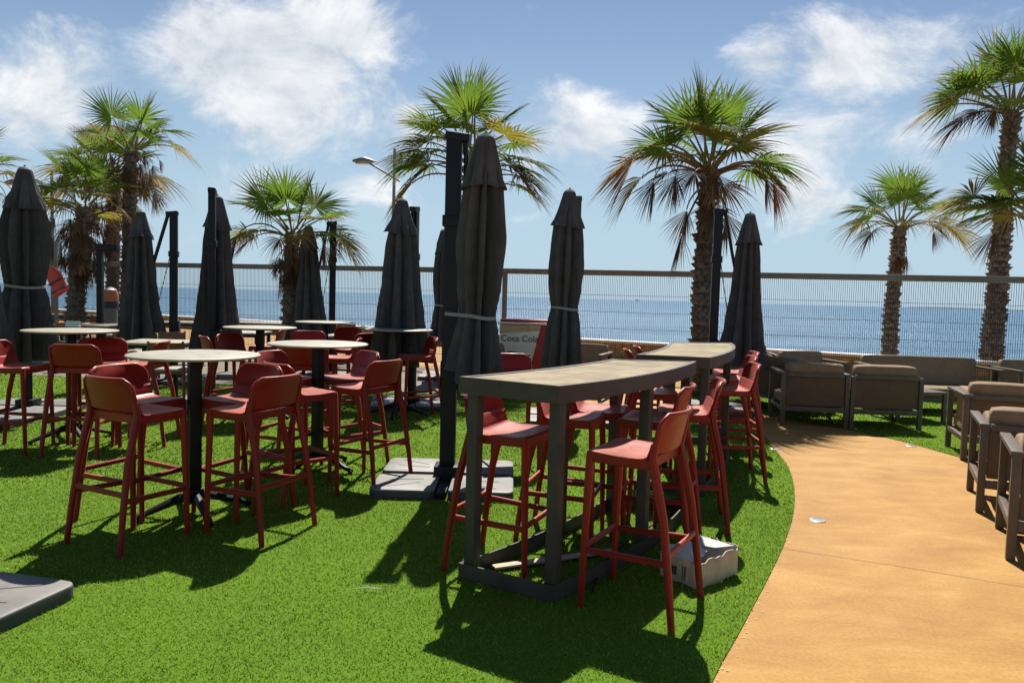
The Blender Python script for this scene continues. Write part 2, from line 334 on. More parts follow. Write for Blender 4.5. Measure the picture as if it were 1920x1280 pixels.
# ------------------------------------------------------------------ mesh helpers
class MB:
    def __init__(s): s.v = []; s.f = []; s.m = []
    def add(s, vs, fs, mi=0):
        o = len(s.v); s.v.extend([tuple(p) for p in vs])
        s.f.extend([tuple(i + o for i in q) for q in fs]); s.m.extend([mi] * len(fs)); return s
    def box(s, c, size, mtx=None, bev=0.0, mi=0, seg=2):
        bm = bmesh.new(); bmesh.ops.create_cube(bm, size=1.0)
        bmesh.ops.scale(bm, vec=size, verts=bm.verts)
        if bev > 0: bmesh.ops.bevel(bm, geom=bm.edges[:], offset=bev, segments=seg, profile=.6, affect='EDGES')
        T = Matrix.Translation(c) @ (mtx.to_4x4() if mtx is not None else Matrix.Identity(4))
        bm.verts.index_update()
        s.add([T @ v.co for v in bm.verts], [[v.index for v in q.verts] for q in bm.faces], mi); bm.free(); return s
    def bar(s, p, q, a, b=None, a2=None, b2=None, up=Vector((0, 0, 1)), mi=0, ch=.25):
        """chamfered rectangular bar from p to q; a, b section sizes, a2, b2 at the far end"""
        p, q = Vector(p), Vector(q); b = a if b is None else b; a2 = a if a2 is None else a2; b2 = b if b2 is None else b2
        d = (q - p).normalized()
        if abs(d.dot(up)) > .97: up = Vector((0, 1, 0))
        x = d.cross(up).normalized(); y = x.cross(d).normalized()
        vs = []
        for P, A, B in ((p, a, b), (q, a2, b2)):
            c = min(A, B) * ch
            for u, w in ((A/2, B/2-c), (A/2-c, B/2), (-A/2+c, B/2), (-A/2, B/2-c), (-A/2, -B/2+c), (-A/2+c, -B/2), (A/2-c, -B/2), (A/2, -B/2+c)):
                vs.append(P + x * u + y * w)
        fs = [(i, (i+1) % 8, 8 + (i+1) % 8, 8 + i) for i in range(8)] + [tuple(range(7, -1, -1)), tuple(range(8, 16))]
        return s.add(vs, fs, mi)
    def tube(s, pts, r, n=8, mi=0, cap=True, sx=1.0):
        pts = [Vector(p) for p in pts]; rs = r if isinstance(r, (list, tuple)) else [r] * len(pts)
        vs = []; ref = Vector((0, 0, 1))
        d0 = (pts[1] - pts[0]).normalized()
        if abs(d0.dot(ref)) > .9: ref = Vector((0, 1, 0))
        x = d0.cross(ref).normalized()
        for i, p in enumerate(pts):
            d = (pts[min(i+1, len(pts)-1)] - pts[max(i-1, 0)]).normalized()
            x = (x - d * x.dot(d)).normalized(); y = d.cross(x)
            for k in range(n):
                a = 2 * math.pi * k / n
                vs.append(p + x * math.cos(a) * rs[i] * sx + y * math.sin(a) * rs[i])
        fs = [(i*n+k, i*n+(k+1) % n, (i+1)*n+(k+1) % n, (i+1)*n+k) for i in range(len(pts)-1) for k in range(n)]
        if cap: fs += [tuple(range(n-1, -1, -1)), tuple(range((len(pts)-1)*n, len(pts)*n))]
        return s.add(vs, fs, mi)
    def path_bar(s, pts, sizes, side=Vector((1, 0, 0)), mi=0, ch=.3):
        """chamfered square-section member along a polyline (sizes (a,b) per point)"""
        pts = [Vector(p) for p in pts]; vs = []
        for i, p in enumerate(pts):
            d = (pts[min(i+1, len(pts)-1)] - pts[max(i-1, 0)]).normalized()
            x = (side - d * side.dot(d)).normalized(); y = d.cross(x)
            A, B = sizes[i]; c = min(A, B) * ch
            for u, w in ((A/2, B/2-c), (A/2-c, B/2), (-A/2+c, B/2), (-A/2, B/2-c), (-A/2, -B/2+c), (-A/2+c, -B/2), (A/2-c, -B/2), (A/2, -B/2+c)):
                vs.append(p + x * u + y * w)
        n = 8
        fs = [(i*n+k, i*n+(k+1) % n, (i+1)*n+(k+1) % n, (i+1)*n+k) for i in range(len(pts)-1) for k in range(n)]
        fs += [tuple(range(n-1, -1, -1)), tuple(range((len(pts)-1)*n, len(pts)*n))]
        return s.add(vs, fs, mi)
    def lathe(s, prof, n=24, c=(0, 0, 0), mi=0, cap=True):
        vs = []; c = Vector(c)
        for r, z in prof:
            for k in range(n):
                a = 2 * math.pi * k / n; vs.append(c + Vector((r * math.cos(a), r * math.sin(a), z)))
        fs = [(i*n+k, i*n+(k+1) % n, (i+1)*n+(k+1) % n, (i+1)*n+k) for i in range(len(prof)-1) for k in range(n)]
        if cap: fs += [tuple(range(n-1, -1, -1)), tuple(range((len(prof)-1)*n, len(prof)*n))]
        return s.add(vs, fs, mi)
    def prism(s, poly, z0, z1, mi=0):
        n = len(poly)
        vs = [(x, y, z0) for x, y in poly] + [(x, y, z1) for x, y in poly]
        fs = [tuple(range(n-1, -1, -1)), tuple(range(n, 2*n))] + [(i, (i+1) % n, n + (i+1) % n, n + i) for i in range(n)]
        return s.add(vs, fs, mi)
    def build(s, name, mats, parent=None, smooth=35, loc=None):
        me = bpy.data.meshes.new(name); me.from_pydata(s.v, [], s.f); me.update()
        for m in (mats if isinstance(mats, (list, tuple)) else [mats]): me.materials.append(m)
        if any(s.m): me.polygons.foreach_set('material_index', s.m)
        if smooth:
            me.polygons.foreach_set('use_smooth', [True] * len(me.polygons)); me.set_sharp_from_angle(angle=rad(smooth))
        o = bpy.data.objects.new(name, me); COL.objects.link(o)
        if parent is not None: o.parent = parent
        if loc is not None: o.location = loc
        return o
def tag(o, label=None, cat=None, group=None, kind=None):
    for k, v in (('label', label), ('category', cat), ('group', group), ('kind', kind)):
        if v: o[k] = v
    return o
def empty(name, loc=(0, 0, 0), rz=0.0):
    o = bpy.data.objects.new(name, None); COL.objects.link(o); o.location = loc; o.rotation_euler = (0, 0, rz)
    o.empty_display_size = .1
    return o
KIDS = {}
def copy_tree(o, parent=None):
    kids = [c for c in bpy.data.objects if c.parent == o] if o.name not in KIDS else KIDS[o.name]
    KIDS[o.name] = kids
    c = o.copy(); COL.objects.link(c); c.parent = parent
    for k in kids: copy_tree(k, c)
    return c
def raw(name, v, f, m, parent=None, attrs=None, smooth=False):
    """numpy mesh: v (n,3), f (m,k) all faces of k corners"""
    me = bpy.data.meshes.new(name); n, k = f.shape
    me.vertices.add(len(v)); me.vertices.foreach_set('co', np.ascontiguousarray(v, dtype=np.float32).ravel())
    me.loops.add(n * k); me.loops.foreach_set('vertex_index', f.astype(np.int32).ravel())
    me.polygons.add(n); me.polygons.foreach_set('loop_start', np.arange(0, n * k, k, dtype=np.int32))
    me.update(calc_edges=True); me.materials.append(m)
    if smooth: me.polygons.foreach_set('use_smooth', np.ones(n, dtype=bool))
    for an, arr in (attrs or {}).items():
        a = me.attributes.new(an, 'FLOAT_COLOR', 'POINT'); a.data.foreach_set('color', arr.astype(np.float32).ravel())
    o = bpy.data.objects.new(name, me); COL.objects.link(o)
    if parent is not None: o.parent = parent
    return o
def azv(deg): a = rad(deg); return Vector((math.sin(a), math.cos(a), 0))
def catmull(pts, n=10):
    out = []; P = [Vector((*p[:2], 0)) for p in pts]
    for i in range(len(P) - 1):
        p0, p1, p2, p3 = P[max(i-1, 0)], P[i], P[i+1], P[min(i+2, len(P)-1)]
        for k in range(n):
            t = k / n
            q = .5 * ((2*p1) + (p2-p0)*t + (2*p0-5*p1+4*p2-p3)*t*t + (3*p1-p0-3*p2+p3)*t**3)
            out.append((q.x, q.y))
    out.append((P[-1].x, P[-1].y)); return out

# ------------------------------------------------------------------ setting
# wall line behind the fence and the fence line
FEN = lambda x: 15.2 - .289 * x
def wall_pt(px, py, z=.45): return G(px, py, z)
wA, wB = wall_pt(300, 590), wall_pt(1920, 681)
wdir = (wB - wA); wdir.z = 0; wdir.normalize()
wA2 = wA - wdir * 26; wB2 = wB + wdir * 20

gb = MB()       # ochre concrete terrace; extends to the sea wall
e1, e2 = wA2 + Vector((0, .3, 0)), wB2 + Vector((0, .3, 0))
gb.add([(-70, -40, 0), (60, -40, 0), (e2.x, e2.y, 0), (e1.x, e1.y, 0)], [(0, 1, 2, 3)])
path = gb.build('path', M['path'], smooth=0); tag(path, kind='structure')

inner = [G(*p) for p in ((1335, 1280), (1400, 1160), (1470, 1020), (1490, 940), (1480, 880), (1450, 840), (1415, 800))]
inner = [(inner[0].x - .62, inner[0].y - 1.5), (inner[0].x - .30, inner[0].y - .65)] + [(p.x, p.y) for p in inner] + \
        [(2.75, 9.6), (2.05, 10.05), (1.05, 10.45), (-.4, 10.95), (-2, 11.2), (-5, 11.6), (-9, 12.2), (-14, 12.6)]
inner = catmull(inner, 8)
lawn_poly = inner + [(-14, -6), (0, -6)]
outer = [G(*p) for p in ((1440, 777), (1580, 804), (1682, 825), (1795, 856))]
outer = [(2.7, 11.2)] + [(p.x, p.y) for p in outer] + [(4.72, 6.95), (5.3, 6.2), (7, 5.2), (11, 4.2)]
outer = catmull(outer, 8)
lawn2_poly = outer + [(12.5, 10.5), (4, 13.2), (3.0, 12.6)]
def sheet(name, poly, z, m, sub=None):
    bm = bmesh.new(); vs = [bm.verts.new((x, y, z)) for x, y in poly]
    bm.faces.new(vs); bmesh.ops.triangulate(bm, faces=bm.faces[:])
    me = bpy.data.meshes.new(name); bm.normal_update(); bm.to_mesh(me); bm.free(); me.materials.append(m)
    if me.polygons[0].normal.z < 0: me.flip_normals()
    o = bpy.data.objects.new(name, me); COL.objects.link(o); return o
tag(sheet('lawn', lawn_poly, .006, M['turf']), kind='structure')
back_edge = [p for p in inner if p[1] > 10.9 and p[0] < -.6]
tag(sheet('terrace', back_edge + [(-16, 12.7), (-30, 24), (-12, 22), (-1.0, 14.6), (-.3, 12.2)], .004, M['shaded_paving']), kind='structure')  # darker paving sheet, with the chair shadows put into its colour
tag(sheet('lawn', lawn2_poly, .006, M['turf']), kind='structure')
def inside(P, poly):
    poly = np.array(poly); x, y = P[:, 0], P[:, 1]; r = np.zeros(len(P), bool); j = len(poly) - 1
    for i in range(len(poly)):
        xi, yi = poly[i]; xj, yj = poly[j]
        c = ((yi > y) != (yj > y)) & (x < (xj - xi) * (y - yi) / (yj - yi + 1e-12) + xi)
        r ^= c; j = i
    return r
def grass(name, poly, bands, label):
    Vs, Fs, Cs = [], [], []; off = 0
    for (x0, x1, y0, y1, dn, hgt, wid) in bands:
        n = int((x1 - x0) * (y1 - y0) * dn)
        P = np.stack([rng.uniform(x0, x1, n), rng.uniform(y0, y1, n)], 1)
        P = P[inside(P, poly)]
        P = P[np.abs(P[:, 0]) < P[:, 1] * .82 + 1.2]
        n = len(P)
        a = rng.uniform(0, 2*np.pi, n); h = hgt * rng.uniform(.55, 1.15, n); w = wid * rng.uniform(.7, 1.3, n)
        lean = h * rng.uniform(.25, 1.1, n); la = rng.normal(3.6, 1.5, n)
        ax, ay = np.cos(a) * w / 2, np.sin(a) * w / 2; lx, ly = np.cos(la) * lean, np.sin(la) * lean
        z0 = np.full(n, .004)
        b0 = np.stack([P[:, 0] - ax, P[:, 1] - ay, z0], 1); b1 = np.stack([P[:, 0] + ax, P[:, 1] + ay, z0], 1)
        m0 = np.stack([P[:, 0] - ax*.8 + lx*.35, P[:, 1] - ay*.8 + ly*.35, h*.6], 1); m1 = np.stack([P[:, 0] + ax*.8 + lx*.35, P[:, 1] + ay*.8 + ly*.35, h*.6], 1)
        tp = np.stack([P[:, 0] + lx, P[:, 1] + ly, h*.95], 1)
        V = np.stack([b0, b1, m1, m0, tp], 1).reshape(-1, 3)
        i = np.arange(n)[:, None] * 5 + off
        Fs.append(np.concatenate([i + np.array([[0, 1, 2]]), i + np.array([[0, 2, 3]]), i + np.array([[3, 2, 4]])]))
        t = rng.uniform(0, 1, n)[:, None]; big = np.array([mnoise.noise((p[0]*.9, p[1]*.9, 0)) for p in P])[:, None]
        c = np.array([[.125, .215, .011]]) * (1 - t) + np.array([[.265, .350, .026]]) * t
        dry = rng.uniform(0, 1, n)[:, None] < .10
        c = np.where(rng.uniform(0, 1, n)[:, None] < .18, c * .5, c)
        c = np.where(dry, np.array([[.30, .36, .07]]), c) * (1.06 + .40 * big + .22 * np.array([mnoise.noise((p[0]*3.1, p[1]*2.3, 5)) for p in P])[:, None])
        C = np.concatenate([c, np.ones((n, 1))], 1)
        Cs.append(np.repeat(C, 5, 0)); Vs.append(V); off += 5 * n
    o = raw(name, np.concatenate(Vs), np.concatenate(Fs), M['grass'], attrs={'tint': np.concatenate(Cs)})
    return tag(o, label, 'grass', kind='stuff')
grass('grass', lawn_poly, [(-3.6, 1.9, 1.6, 3.6, 12500, .019, .0037), (-4.6, 2.4, 3.6, 5.4, 8000, .021, .0046), (-6, 3.2, 5.4, 8, 3000, .026, .008), (-9.5, 3.4, 8, 12.3, 1300, .028, .013)],
      'short bright green artificial turf under the red bar stools')
grass('grass', lawn2_poly, [(2.6, 8, 6.5, 9.6, 2600, .026, .008), (2.6, 11, 9.6, 13.3, 900, .028, .014)],
      'short green turf under the lounge seats beside the ochre path')

# loose grit along the edge of the path and expansion joints
gv = []; gf = []
for edge in (inner[4:90], outer):
    for i in range(len(edge) - 1):
        p, q = Vector(edge[i]), Vector(edge[i+1])
        for _ in range(int(min(30, (q - p).length * 40))):
            c = p.lerp(q, random.random()) + Vector((random.gauss(.012, .022), random.gauss(0, .022)))
            r = random.uniform(.003, .008); o = len(gv)
            a = random.random() * 6.28
            for k in range(4): gv.append((c.x + r*math.cos(a+k*1.57), c.y + r*math.sin(a+k*1.57), .002))
            gv.append((c.x, c.y, .003 + r*.4))
            gf += [(o+k, o+(k+1) % 4, o+4) for k in range(4)]
g = raw('edge_grit', np.array(gv), np.array(gf), M['edge_grit'], parent=path); tag(g, kind='stuff')
def joint(pts):
    b = MB()
    for i in range(len(pts) - 1):
        p, q = Vector((*pts[i][:2], 0)), Vector((*pts[i+1][:2], 0)); n = (q - p).normalized().cross(Vector((0, 0, 1))) * .0022
        b.add([p + n + Vector((0, 0, .0035)), q + n + Vector((0, 0, .0035)), q - n + Vector((0, 0, .0035)), p - n + Vector((0, 0, .0035))], [(0, 1, 2, 3)])
    return b.build('expansion_joint', M['joint'], path, smooth=0)
joint([G(1468, 1028), G(1690, 1062), G(1990, 1112)])
joint([G(1436, 838), G(1560, 820), G(1640, 815)])

# sea, shore, far coast
shore = MB()
shore.add([(e1.x, e1.y, -.9), (e2.x, e2.y, -.9), (120, 40, -3.2), (120, 95, -4.3), (-160, 95, -4.3), (-160, 60, -2.5)], [(0, 1, 2, 3, 4, 5)])
tag(shore.build('shore', M['sand'], smooth=0), kind='structure')
sb = MB(); S = 28000
sb.add([(-S, 60, -4), (S, 60, -4), (S, S, -4), (-S, S, -4)], [(0, 1, 2, 3)])
tag(sb.build('sea', M['sea'], smooth=0), kind='structure')
def coast(p0, p1, hs, Y):
    a, b = AT(p0, 577, Y), AT(p1, 577, Y); m = MB(); n = len(hs); vs = []
    for i, h in enumerate(hs):
        p = a.lerp(b, i / (n - 1))
        vs += [(p.x, p.y, -4), (p.x, p.y + 60, -4 + h), (p.x, p.y + 400, -4)]
    fs = []
    for i in range(n - 1):
        for k in range(2): fs.append((3*i+k, 3*i+3+k, 3*i+4+k, 3*i+1+k))
    m.add(vs, fs); return tag(m.build('hills', M['hill'], smooth=60), kind='structure')
coast(1690, 2250, [4, 16, 18, 15, 9, 12, 17, 20, 22, 20, 18, 14, 8], 7000)

# sea wall
def wall_seg():
    L = (wB2 - wA2).length; root = empty('sea_wall', wA2 * 1.0); root.location.z = 0
    root.rotation_euler.z = math.atan2(wdir.y, wdir.x)
    b = MB(); b.box((L/2, .17, .165), (L, .30, .43)); o = b.build('wall_body', M['masonry'], root, smooth=0)
    uv = o.data.uv_layers.new(name='UVMap')
    for pl in o.data.polygons:
        for li in pl.loop_indices:
            co = o.data.vertices[o.data.loops[li].vertex_index].co; uv.data[li].uv = (co.x + co.y, co.z)
    n = int(L / 1.2)
    proto = None
    for i in range(n):
        if proto is None:
            c = MB(); c.box((0, 0, 0), (1.19, .40, .06), bev=.008); proto = c.build('coping_stone', M['coping'], root)
            k = proto
        else:
            k = proto.copy(); COL.objects.link(k)
        k.location = ((i + .5) * 1.2, .17, .413)
    tag(root, 'low yellow stone sea wall with white coping behind the mesh fence', 'wall')
wall_seg()

# ------------------------------------------------------------------ fence
def fence():
    x0, x1 = -19.0, 17.0
    A = Vector((x0, FEN(x0), 0)); B = Vector((x1, FEN(x1), 0)); L = (B - A).length
    root = empty('mesh_fence', A, math.atan2(B.y - A.y, B.x - A.x))
    H = 2.02
    post_x = []
    px_l = [-175, 188, 560, 945, 1316, 2080]
    for p in px_l:
        d = ray(p, 600); t = 15.2 / (d.y + .289 * d.x); post_x.append((Vector((d.x*t, d.y*t, 0)) - A).length)
    proto = None
    for x in post_x:
        if proto is None:
            b = MB(); b.box((0, 0, H/2 - .03), (.09, .09, H - .05), bev=.006); b.box((0, 0, .012), (.2, .2, .024), bev=.004)
            proto = k = b.build('post', M['fence'], root)
        else: k = proto.copy(); COL.objects.link(k)
        k.location = (x, 0, 0)
    b = MB(); b.box((L/2, 0, H), (L, .11, .11), bev=.008); b.build('top_rail', M['fence'], root)
    # welded wire panels between the posts
    edges = [0] + post_x + [L]
    for i in range(len(edges) - 1):
        a, c = edges[i] + .05, edges[i+1] - .05
        if c - a < .3: continue
        xs = np.arange(a, c, .036); n = len(xs); r = .003
        sq = np.array([[-r, -r], [r, -r], [r, r], [-r, r]])
        lo = np.stack([xs[:, None] + sq[None, :, 0], np.broadcast_to(sq[None, :, 1], (n, 4)), np.full((n, 4), .06)], 2)
        hi = lo.copy(); hi[:, :, 2] = H - .056
        V = np.concatenate([lo, hi], 1).reshape(-1, 3); idx = np.arange(n)[:, None] * 8
        Fq = np.concatenate([idx + np.array([[k, (k+1) % 4, 4 + (k+1) % 4, 4 + k]]) for k in range(4)])
        off = len(V); hz = [.25, .58, .92, 1.25, 1.58]; vv = []; ff = []
        for z in hz:
            o = off + len(vv)
            for xx in (a, c):
                for u, w in sq: vv.append((xx, u - .006, z + w))
            ff += [(o+k, o+(k+1) % 4, o+4+(k+1) % 4, o+4+k) for k in range(4)]
        o = raw('wire_panel', np.concatenate([V, np.array(vv)]), np.concatenate([Fq, np.array(ff)]), M['wire'], parent=root)
        tag(o, kind='stuff')
    tag(root, 'long welded wire mesh fence with flat taupe top rail before the sea', 'fence')
fence()

# ------------------------------------------------------------------ palms
def frond_mesh(name, e0, e1, petl, L0, droop, fold, spread, m_leaf, m_pet, seed, nseg=30, tipr=1.0, sp=(.36, .52)):
    r = random.Random(seed); b = MB(); along = []
    pts = []; p = Vector((0, 0, 0)); n = 9
    for i in range(n):
        t = i / (n - 1); pts.append(p.copy()); e = rad(e0 + (e1 - e0) * t ** 1.3)
        p = p + Vector((math.cos(e), 0, math.sin(e))) * petl / (n - 1)
    b.tube(pts, [.024 - .012 * i / (n - 1) for i in range(n)], 5, mi=1); along += [0] * len(b.v)
    P = pts[-1]; e = rad(e1); d = Vector((math.cos(e), 0, math.sin(e))); y = Vector((0, 1, 0)); nrm = d.cross(y) * -1
    if nrm.z < 0 and abs(nrm.z) > .05: nrm = -nrm
    st = (.04, .26, .44, .56, .78, 1.0)
    da = 2 * spread / nseg
    for s in range(nseg):
        a = -spread + da * (s + .5); ar = rad(a)
        L = L0 * (.72 + .28 * math.cos(ar * .7)) * r.uniform(.9, 1.06); split = r.uniform(*sp)
        dirv = (d * math.cos(ar) + y * math.sin(ar) * fold + nrm * .22 * abs(math.sin(ar))).normalized()
        per = (-d * math.sin(ar) + y * math.cos(ar) * fold); per = per.normalized() if per.length > 1e-4 else y
        nn = dirv.cross(per).normalized(); nn = nn if nn.dot(nrm) > 0 else -nn
        dr = droop * r.uniform(.7, 1.35); kink = r.uniform(0, .25) * tipr; sw = r.gauss(0, .05)
        row = []
        for t in st:
            rr = t * L
            hw = rr * math.tan(rad(da) / 2) * 1.04 * max(fold, .8)
            hwm = split * L * math.tan(rad(da) / 2) * 1.04 * max(fold, .8)
            if t > split: hw = hwm * max(.0, (1 - (t - split) / (1 - split))) * .72
            c = P + dirv * rr + per * (sw * rr * t)
            c = c + Vector((0, 0, -1)) * (dr * L * t ** 2.3 + (kink * L * max(0, t - split) ** 1.5))
            row.append((c + per * hw - nn * hw * .35, c + nn * hw * .35, c - per * hw - nn * hw * .35, t))
        o = len(b.v)
        for q in row:
            b.v += [tuple(q[0]), tuple(q[1]), tuple(q[2])]; along += [q[3]] * 3
        for i in range(len(row) - 1):
            for k in range(2):
                b.f.append((o+3*i+k, o+3*i+k+1, o+3*i+4+k, o+3*i+3+k)); b.m.append(0)
    me = bpy.data.meshes.new(name); me.from_pydata(b.v, [], b.f); me.update()
    me.materials.append(m_leaf); me.materials.append(m_pet); me.polygons.foreach_set('material_index', b.m)
    a = me.attributes.new('along', 'FLOAT', 'POINT'); a.data.foreach_set('value', along)
    return me
FR = {}
def mk(key, n, *args, **kw):
    FR[key] = [frond_mesh('frond', *args, seed=hash_i(key) + i * 17, **kw) for i in range(n)]
def hash_i(s): return sum(ord(c) * (i + 3) for i, c in enumerate(s))
Gm, Ym, Dm, Om, Pm, PDm = M['leaf_g'], M['leaf_y'], M['leaf_d'], M['leaf_o'], M['petiole'], M['petiole_dead']
mk('up', 4, 84, 72, .74, .90, .02, 1, 132, Gm, Pm, nseg=36)
mk('hi', 4, 66, 46, .76, .92, .07, 1, 128, Gm, Pm, nseg=36)
mk('mid', 4, 46, 16, .78, .88, .16, 1, 120, Gm, Pm)
mk('midy', 2, 42, 10, .78, .88, .2, 1, 116, Ym, Pm)
mk('lowd', 3, 18, -38, .85, .85, .34, .85, 105, Dm, PDm, tipr=1.5)
mk('low', 3, 30, -8, .8, .92, .32, .95, 110, Gm, Pm)
mk('lowy', 2, 25, -15, .95, .92, .42, .9, 105, Ym, Pm)
mk('arch', 2, 28, -46, 1.1, .85, .22, .75, 95, Ym, PDm, sp=(.42, .6))
mk('archd', 3, 42, -86, 1.45, .8, .05, .45, 78, Dm, PDm, tipr=1.2, sp=(.5, .72))
mk('archo', 2, 40, -78, 1.45, .95, .05, .75, 95, Om, PDm, tipr=1.2, sp=(.5, .7))
mk('skirt', 3, -20, -86, .7, .8, .03, .45, 75, Dm, PDm, tipr=1, sp=(.5, .75))
mk('skirt2', 2, -72, -88, .9, .85, .02, .35, 70, Dm, PDm, nseg=22)

def stub_scales(rng_, h, radius_f, center_f, size, rows):
    V, Fc = [], []
    cnt = 0
    for i in range(rows):
        z = h * (i + rng_.random()) / rows; R0 = radius_f(z / h); c = center_f(z / h)
        k = max(6, int(2 * math.pi * R0 / (size * .95)))
        for j in range(k):
            a = 2 * math.pi * (j + .5 * (i % 2) + rng_.uniform(-.2, .2)) / k
            u = Vector((math.cos(a), math.sin(a), 0)); t = Vector((-math.sin(a), math.cos(a), 0)); s = size * rng_.uniform(.7, 1.25)
            out = s * rng_.uniform(.45, 1.25); base = c + u * (R0 * .92); zz = Vector((0, 0, z))
            o = len(V)
            V += [base + zz - t*s*.55, base + zz + t*s*.55, base + zz + u*out*.8 + Vector((0, 0, s*.9)) + t*s*.30, base + zz + u*out*.8 + Vector((0, 0, s*.9)) - t*s*.30,
                  base + zz + u*s*.02 + Vector((0, 0, s*1.1)) + t*s*.4, base + zz + u*s*.02 + Vector((0, 0, s*1.1)) - t*s*.4]
            Fc += [(o, o+1, o+2, o+3), (o+3, o+2, o+4, o+5), (o, o+3, o+5, o), (o+1, o+4, o+2, o+1)]
    f = [q if len(set(q)) == 4 else None for q in Fc]
    tri = []
    for q in Fc:
        if len(set(q)) == 4: tri += [(q[0], q[1], q[2]), (q[0], q[2], q[3])]
        else: tri.append(q[:3])
    return np.array([tuple(p) for p in V]), np.array(tri)

def palm(label, base, top, r0, r1, scale, fronds, seed, scale_size=.09, rows=None, bend=.15):
    """base, top world points; fronds list of (kind, azimuth deg (0 right, 90 away, 180 left, 270 near), dz, k)"""
    rr = random.Random(seed); root = empty('palm_tree', base); h = top.z - base.z; off = Vector((top.x - base.x, top.y - base.y, 0))
    side = Vector((rr.uniform(-1, 1), rr.uniform(-.5, .5), 0)) * bend
    cf = lambda t: off * (t + 0) + side * math.sin(math.pi * t) * .6
    rf = lambda t: (r0 + (r1 - r0) * min(1, t * 1.2)) + .07 * max(0, 1 - t * 9) * (r0 / .2)
    n = 40; m = 18; b = MB(); vs = []
    for i in range(n + 1):
        t = i / n; c = cf(t) + Vector((0, 0, h * t))
        for k in range(m):
            a = 2*math.pi*k/m; q = rf(t) * (1 + .10 * mnoise.noise((math.cos(a)*2.2, math.sin(a)*2.2 + seed, t*h*3.5))) * (1 + .05 * ((i % 2) - .5))
            vs.append(c + Vector((math.cos(a)*q, math.sin(a)*q, 0)))
    b.add(vs, [(i*m+k, i*m+(k+1) % m, (i+1)*m+(k+1) % m, (i+1)*m+k) for i in range(n) for k in range(m)] + [tuple(range(n*m, (n+1)*m))])
    tr = b.build('trunk', M['trunk'], root, smooth=60)
    V, Fc = stub_scales(rr, h * .985, rf, cf, scale_size, rows or int(h / (scale_size * .95)))
    s = raw('leaf_bases', V, Fc, M['scale'], parent=tr); tag(s, kind='stuff')
    for kind, az, dz, k in fronds:
        me = FR[kind][rr.randrange(len(FR[kind]))]
        o = bpy.data.objects.new('frond', me); COL.objects.link(o); o.parent = root
        a = rad(az + rr.uniform(-6, 6))
        t = 1 + dz / h
        o.location = cf(min(1, t)) + Vector((math.cos(a), math.sin(a), 0)) * r1 * .7 + Vector((0, 0, h + dz))
        o.rotation_euler = (rr.gauss(0, .28) if kind in ('up', 'hi', 'mid', 'midy', 'low', 'lowy') else rr.uniform(-.1, .1), rr.gauss(0, .10), a); kk = scale * k * rr.uniform(.93, 1.07); o.scale = (kk, kk, kk)
    tag(root, label, 'palm tree', 'palms along the seafront')
    return root
def ring(kind, n, start, dz=0.0, k=1.0, arc=360):
    return [(kind, start + arc * (i + random.uniform(-.22, .22)) / n, dz + random.uniform(-.1, .1), k * random.uniform(.85, 1.1)) for i in range(n)]
crownA = ring('up', 4, 20, .12) + ring('hi', 6, 0, .06) + ring('mid', 7, 30, 0) + ring('low', 5, 10, -.05)

# main palm by the far umbrella
Yp = 11.9
hb = G(1322, 745); hb = Vector((AT(1322, 600, Yp).x, Yp, 0)); ht = AT(1331, 316, Yp)
palm('tall fan palm behind the second bar table with orange dead frond hanging left', hb, ht, .165, .115, 1.0,
     ring('up', 3, 35, .05, .93) + ring('hi', 5, 10, .02, 1.0) + [('lowd', 188, -.12, .8), ('lowd', 232, -.12, .72), ('lowd', 318, -.15, .75), ('lowd', 60, -.1, .8)] + [('mid', 200, 0, .95), ('mid', 165, 0, .95), ('midy', 250, 0, .9), ('midy', 300, 0, .95), ('mid', 60, 0, .9), ('mid', 110, 0, .9), ('mid', 335, 0, .95)] +
     [('low', 5, -.05, 1.05), ('low', 350, -.1, 1.0), ('low', 285, -.05, .85), ('lowy', 230, -.05, .8), ('low', 20, -.12, .95), ('lowy', 170, -.08, .85)] +
     [('arch', 182, -.1, 1.05), ('archo', 188, -.1, .95), ('archo', 330, -.12, .8), ('arch', 176, -.05, 1.1), ('arch', 338, -.12, .78), ('archd', 205, -.15, .8), ('archd', 228, -.2, .72), ('archd', 262, -.2, .7), ('skirt', 215, -.3, .8), ('skirt', 265, -.3, .8), ('skirt', 300, -.35, .75), ('archd', 320, -.15, .7), ('skirt2', 190, -.3, .9)], 3, .10)
# palm behind the big umbrella
Yp = 13.2
palm('fan palm with bushy crown behind the large foreground umbrella', Vector((AT(872, 600, Yp).x, Yp, 0)), AT(884, 298, Yp), .16, .12, 1.0,
     ring('up', 3, 30, .1, 1.0) + ring('hi', 4, 15, .05, 1.05) + [('lowd', 200, -.2, .8), ('lowd', 330, -.25, .8), ('mid', 178, .05, 1.05), ('mid', 160, .02, 1.0), ('mid', 10, 0, .9), ('mid', 240, 0, 1), ('midy', 300, 0, 1), ('mid', 80, 0, 1)] +
     [('low', 185, -.1, 1.0), ('low', 200, -.2, 1), ('low', 215, -.3, 1.0), ('low', 340, -.25, .95), ('low', 325, -.35, .95), ('low', 0, -.5, .85), ('lowy', 350, -.4, .8), ('low', 265, -.2, .95), ('lowy', 195, -.05, .85), ('arch', 345, -.3, .8), ('arch', 190, -.4, .9), ('low', 170, -.35, .9)], 5, .08)
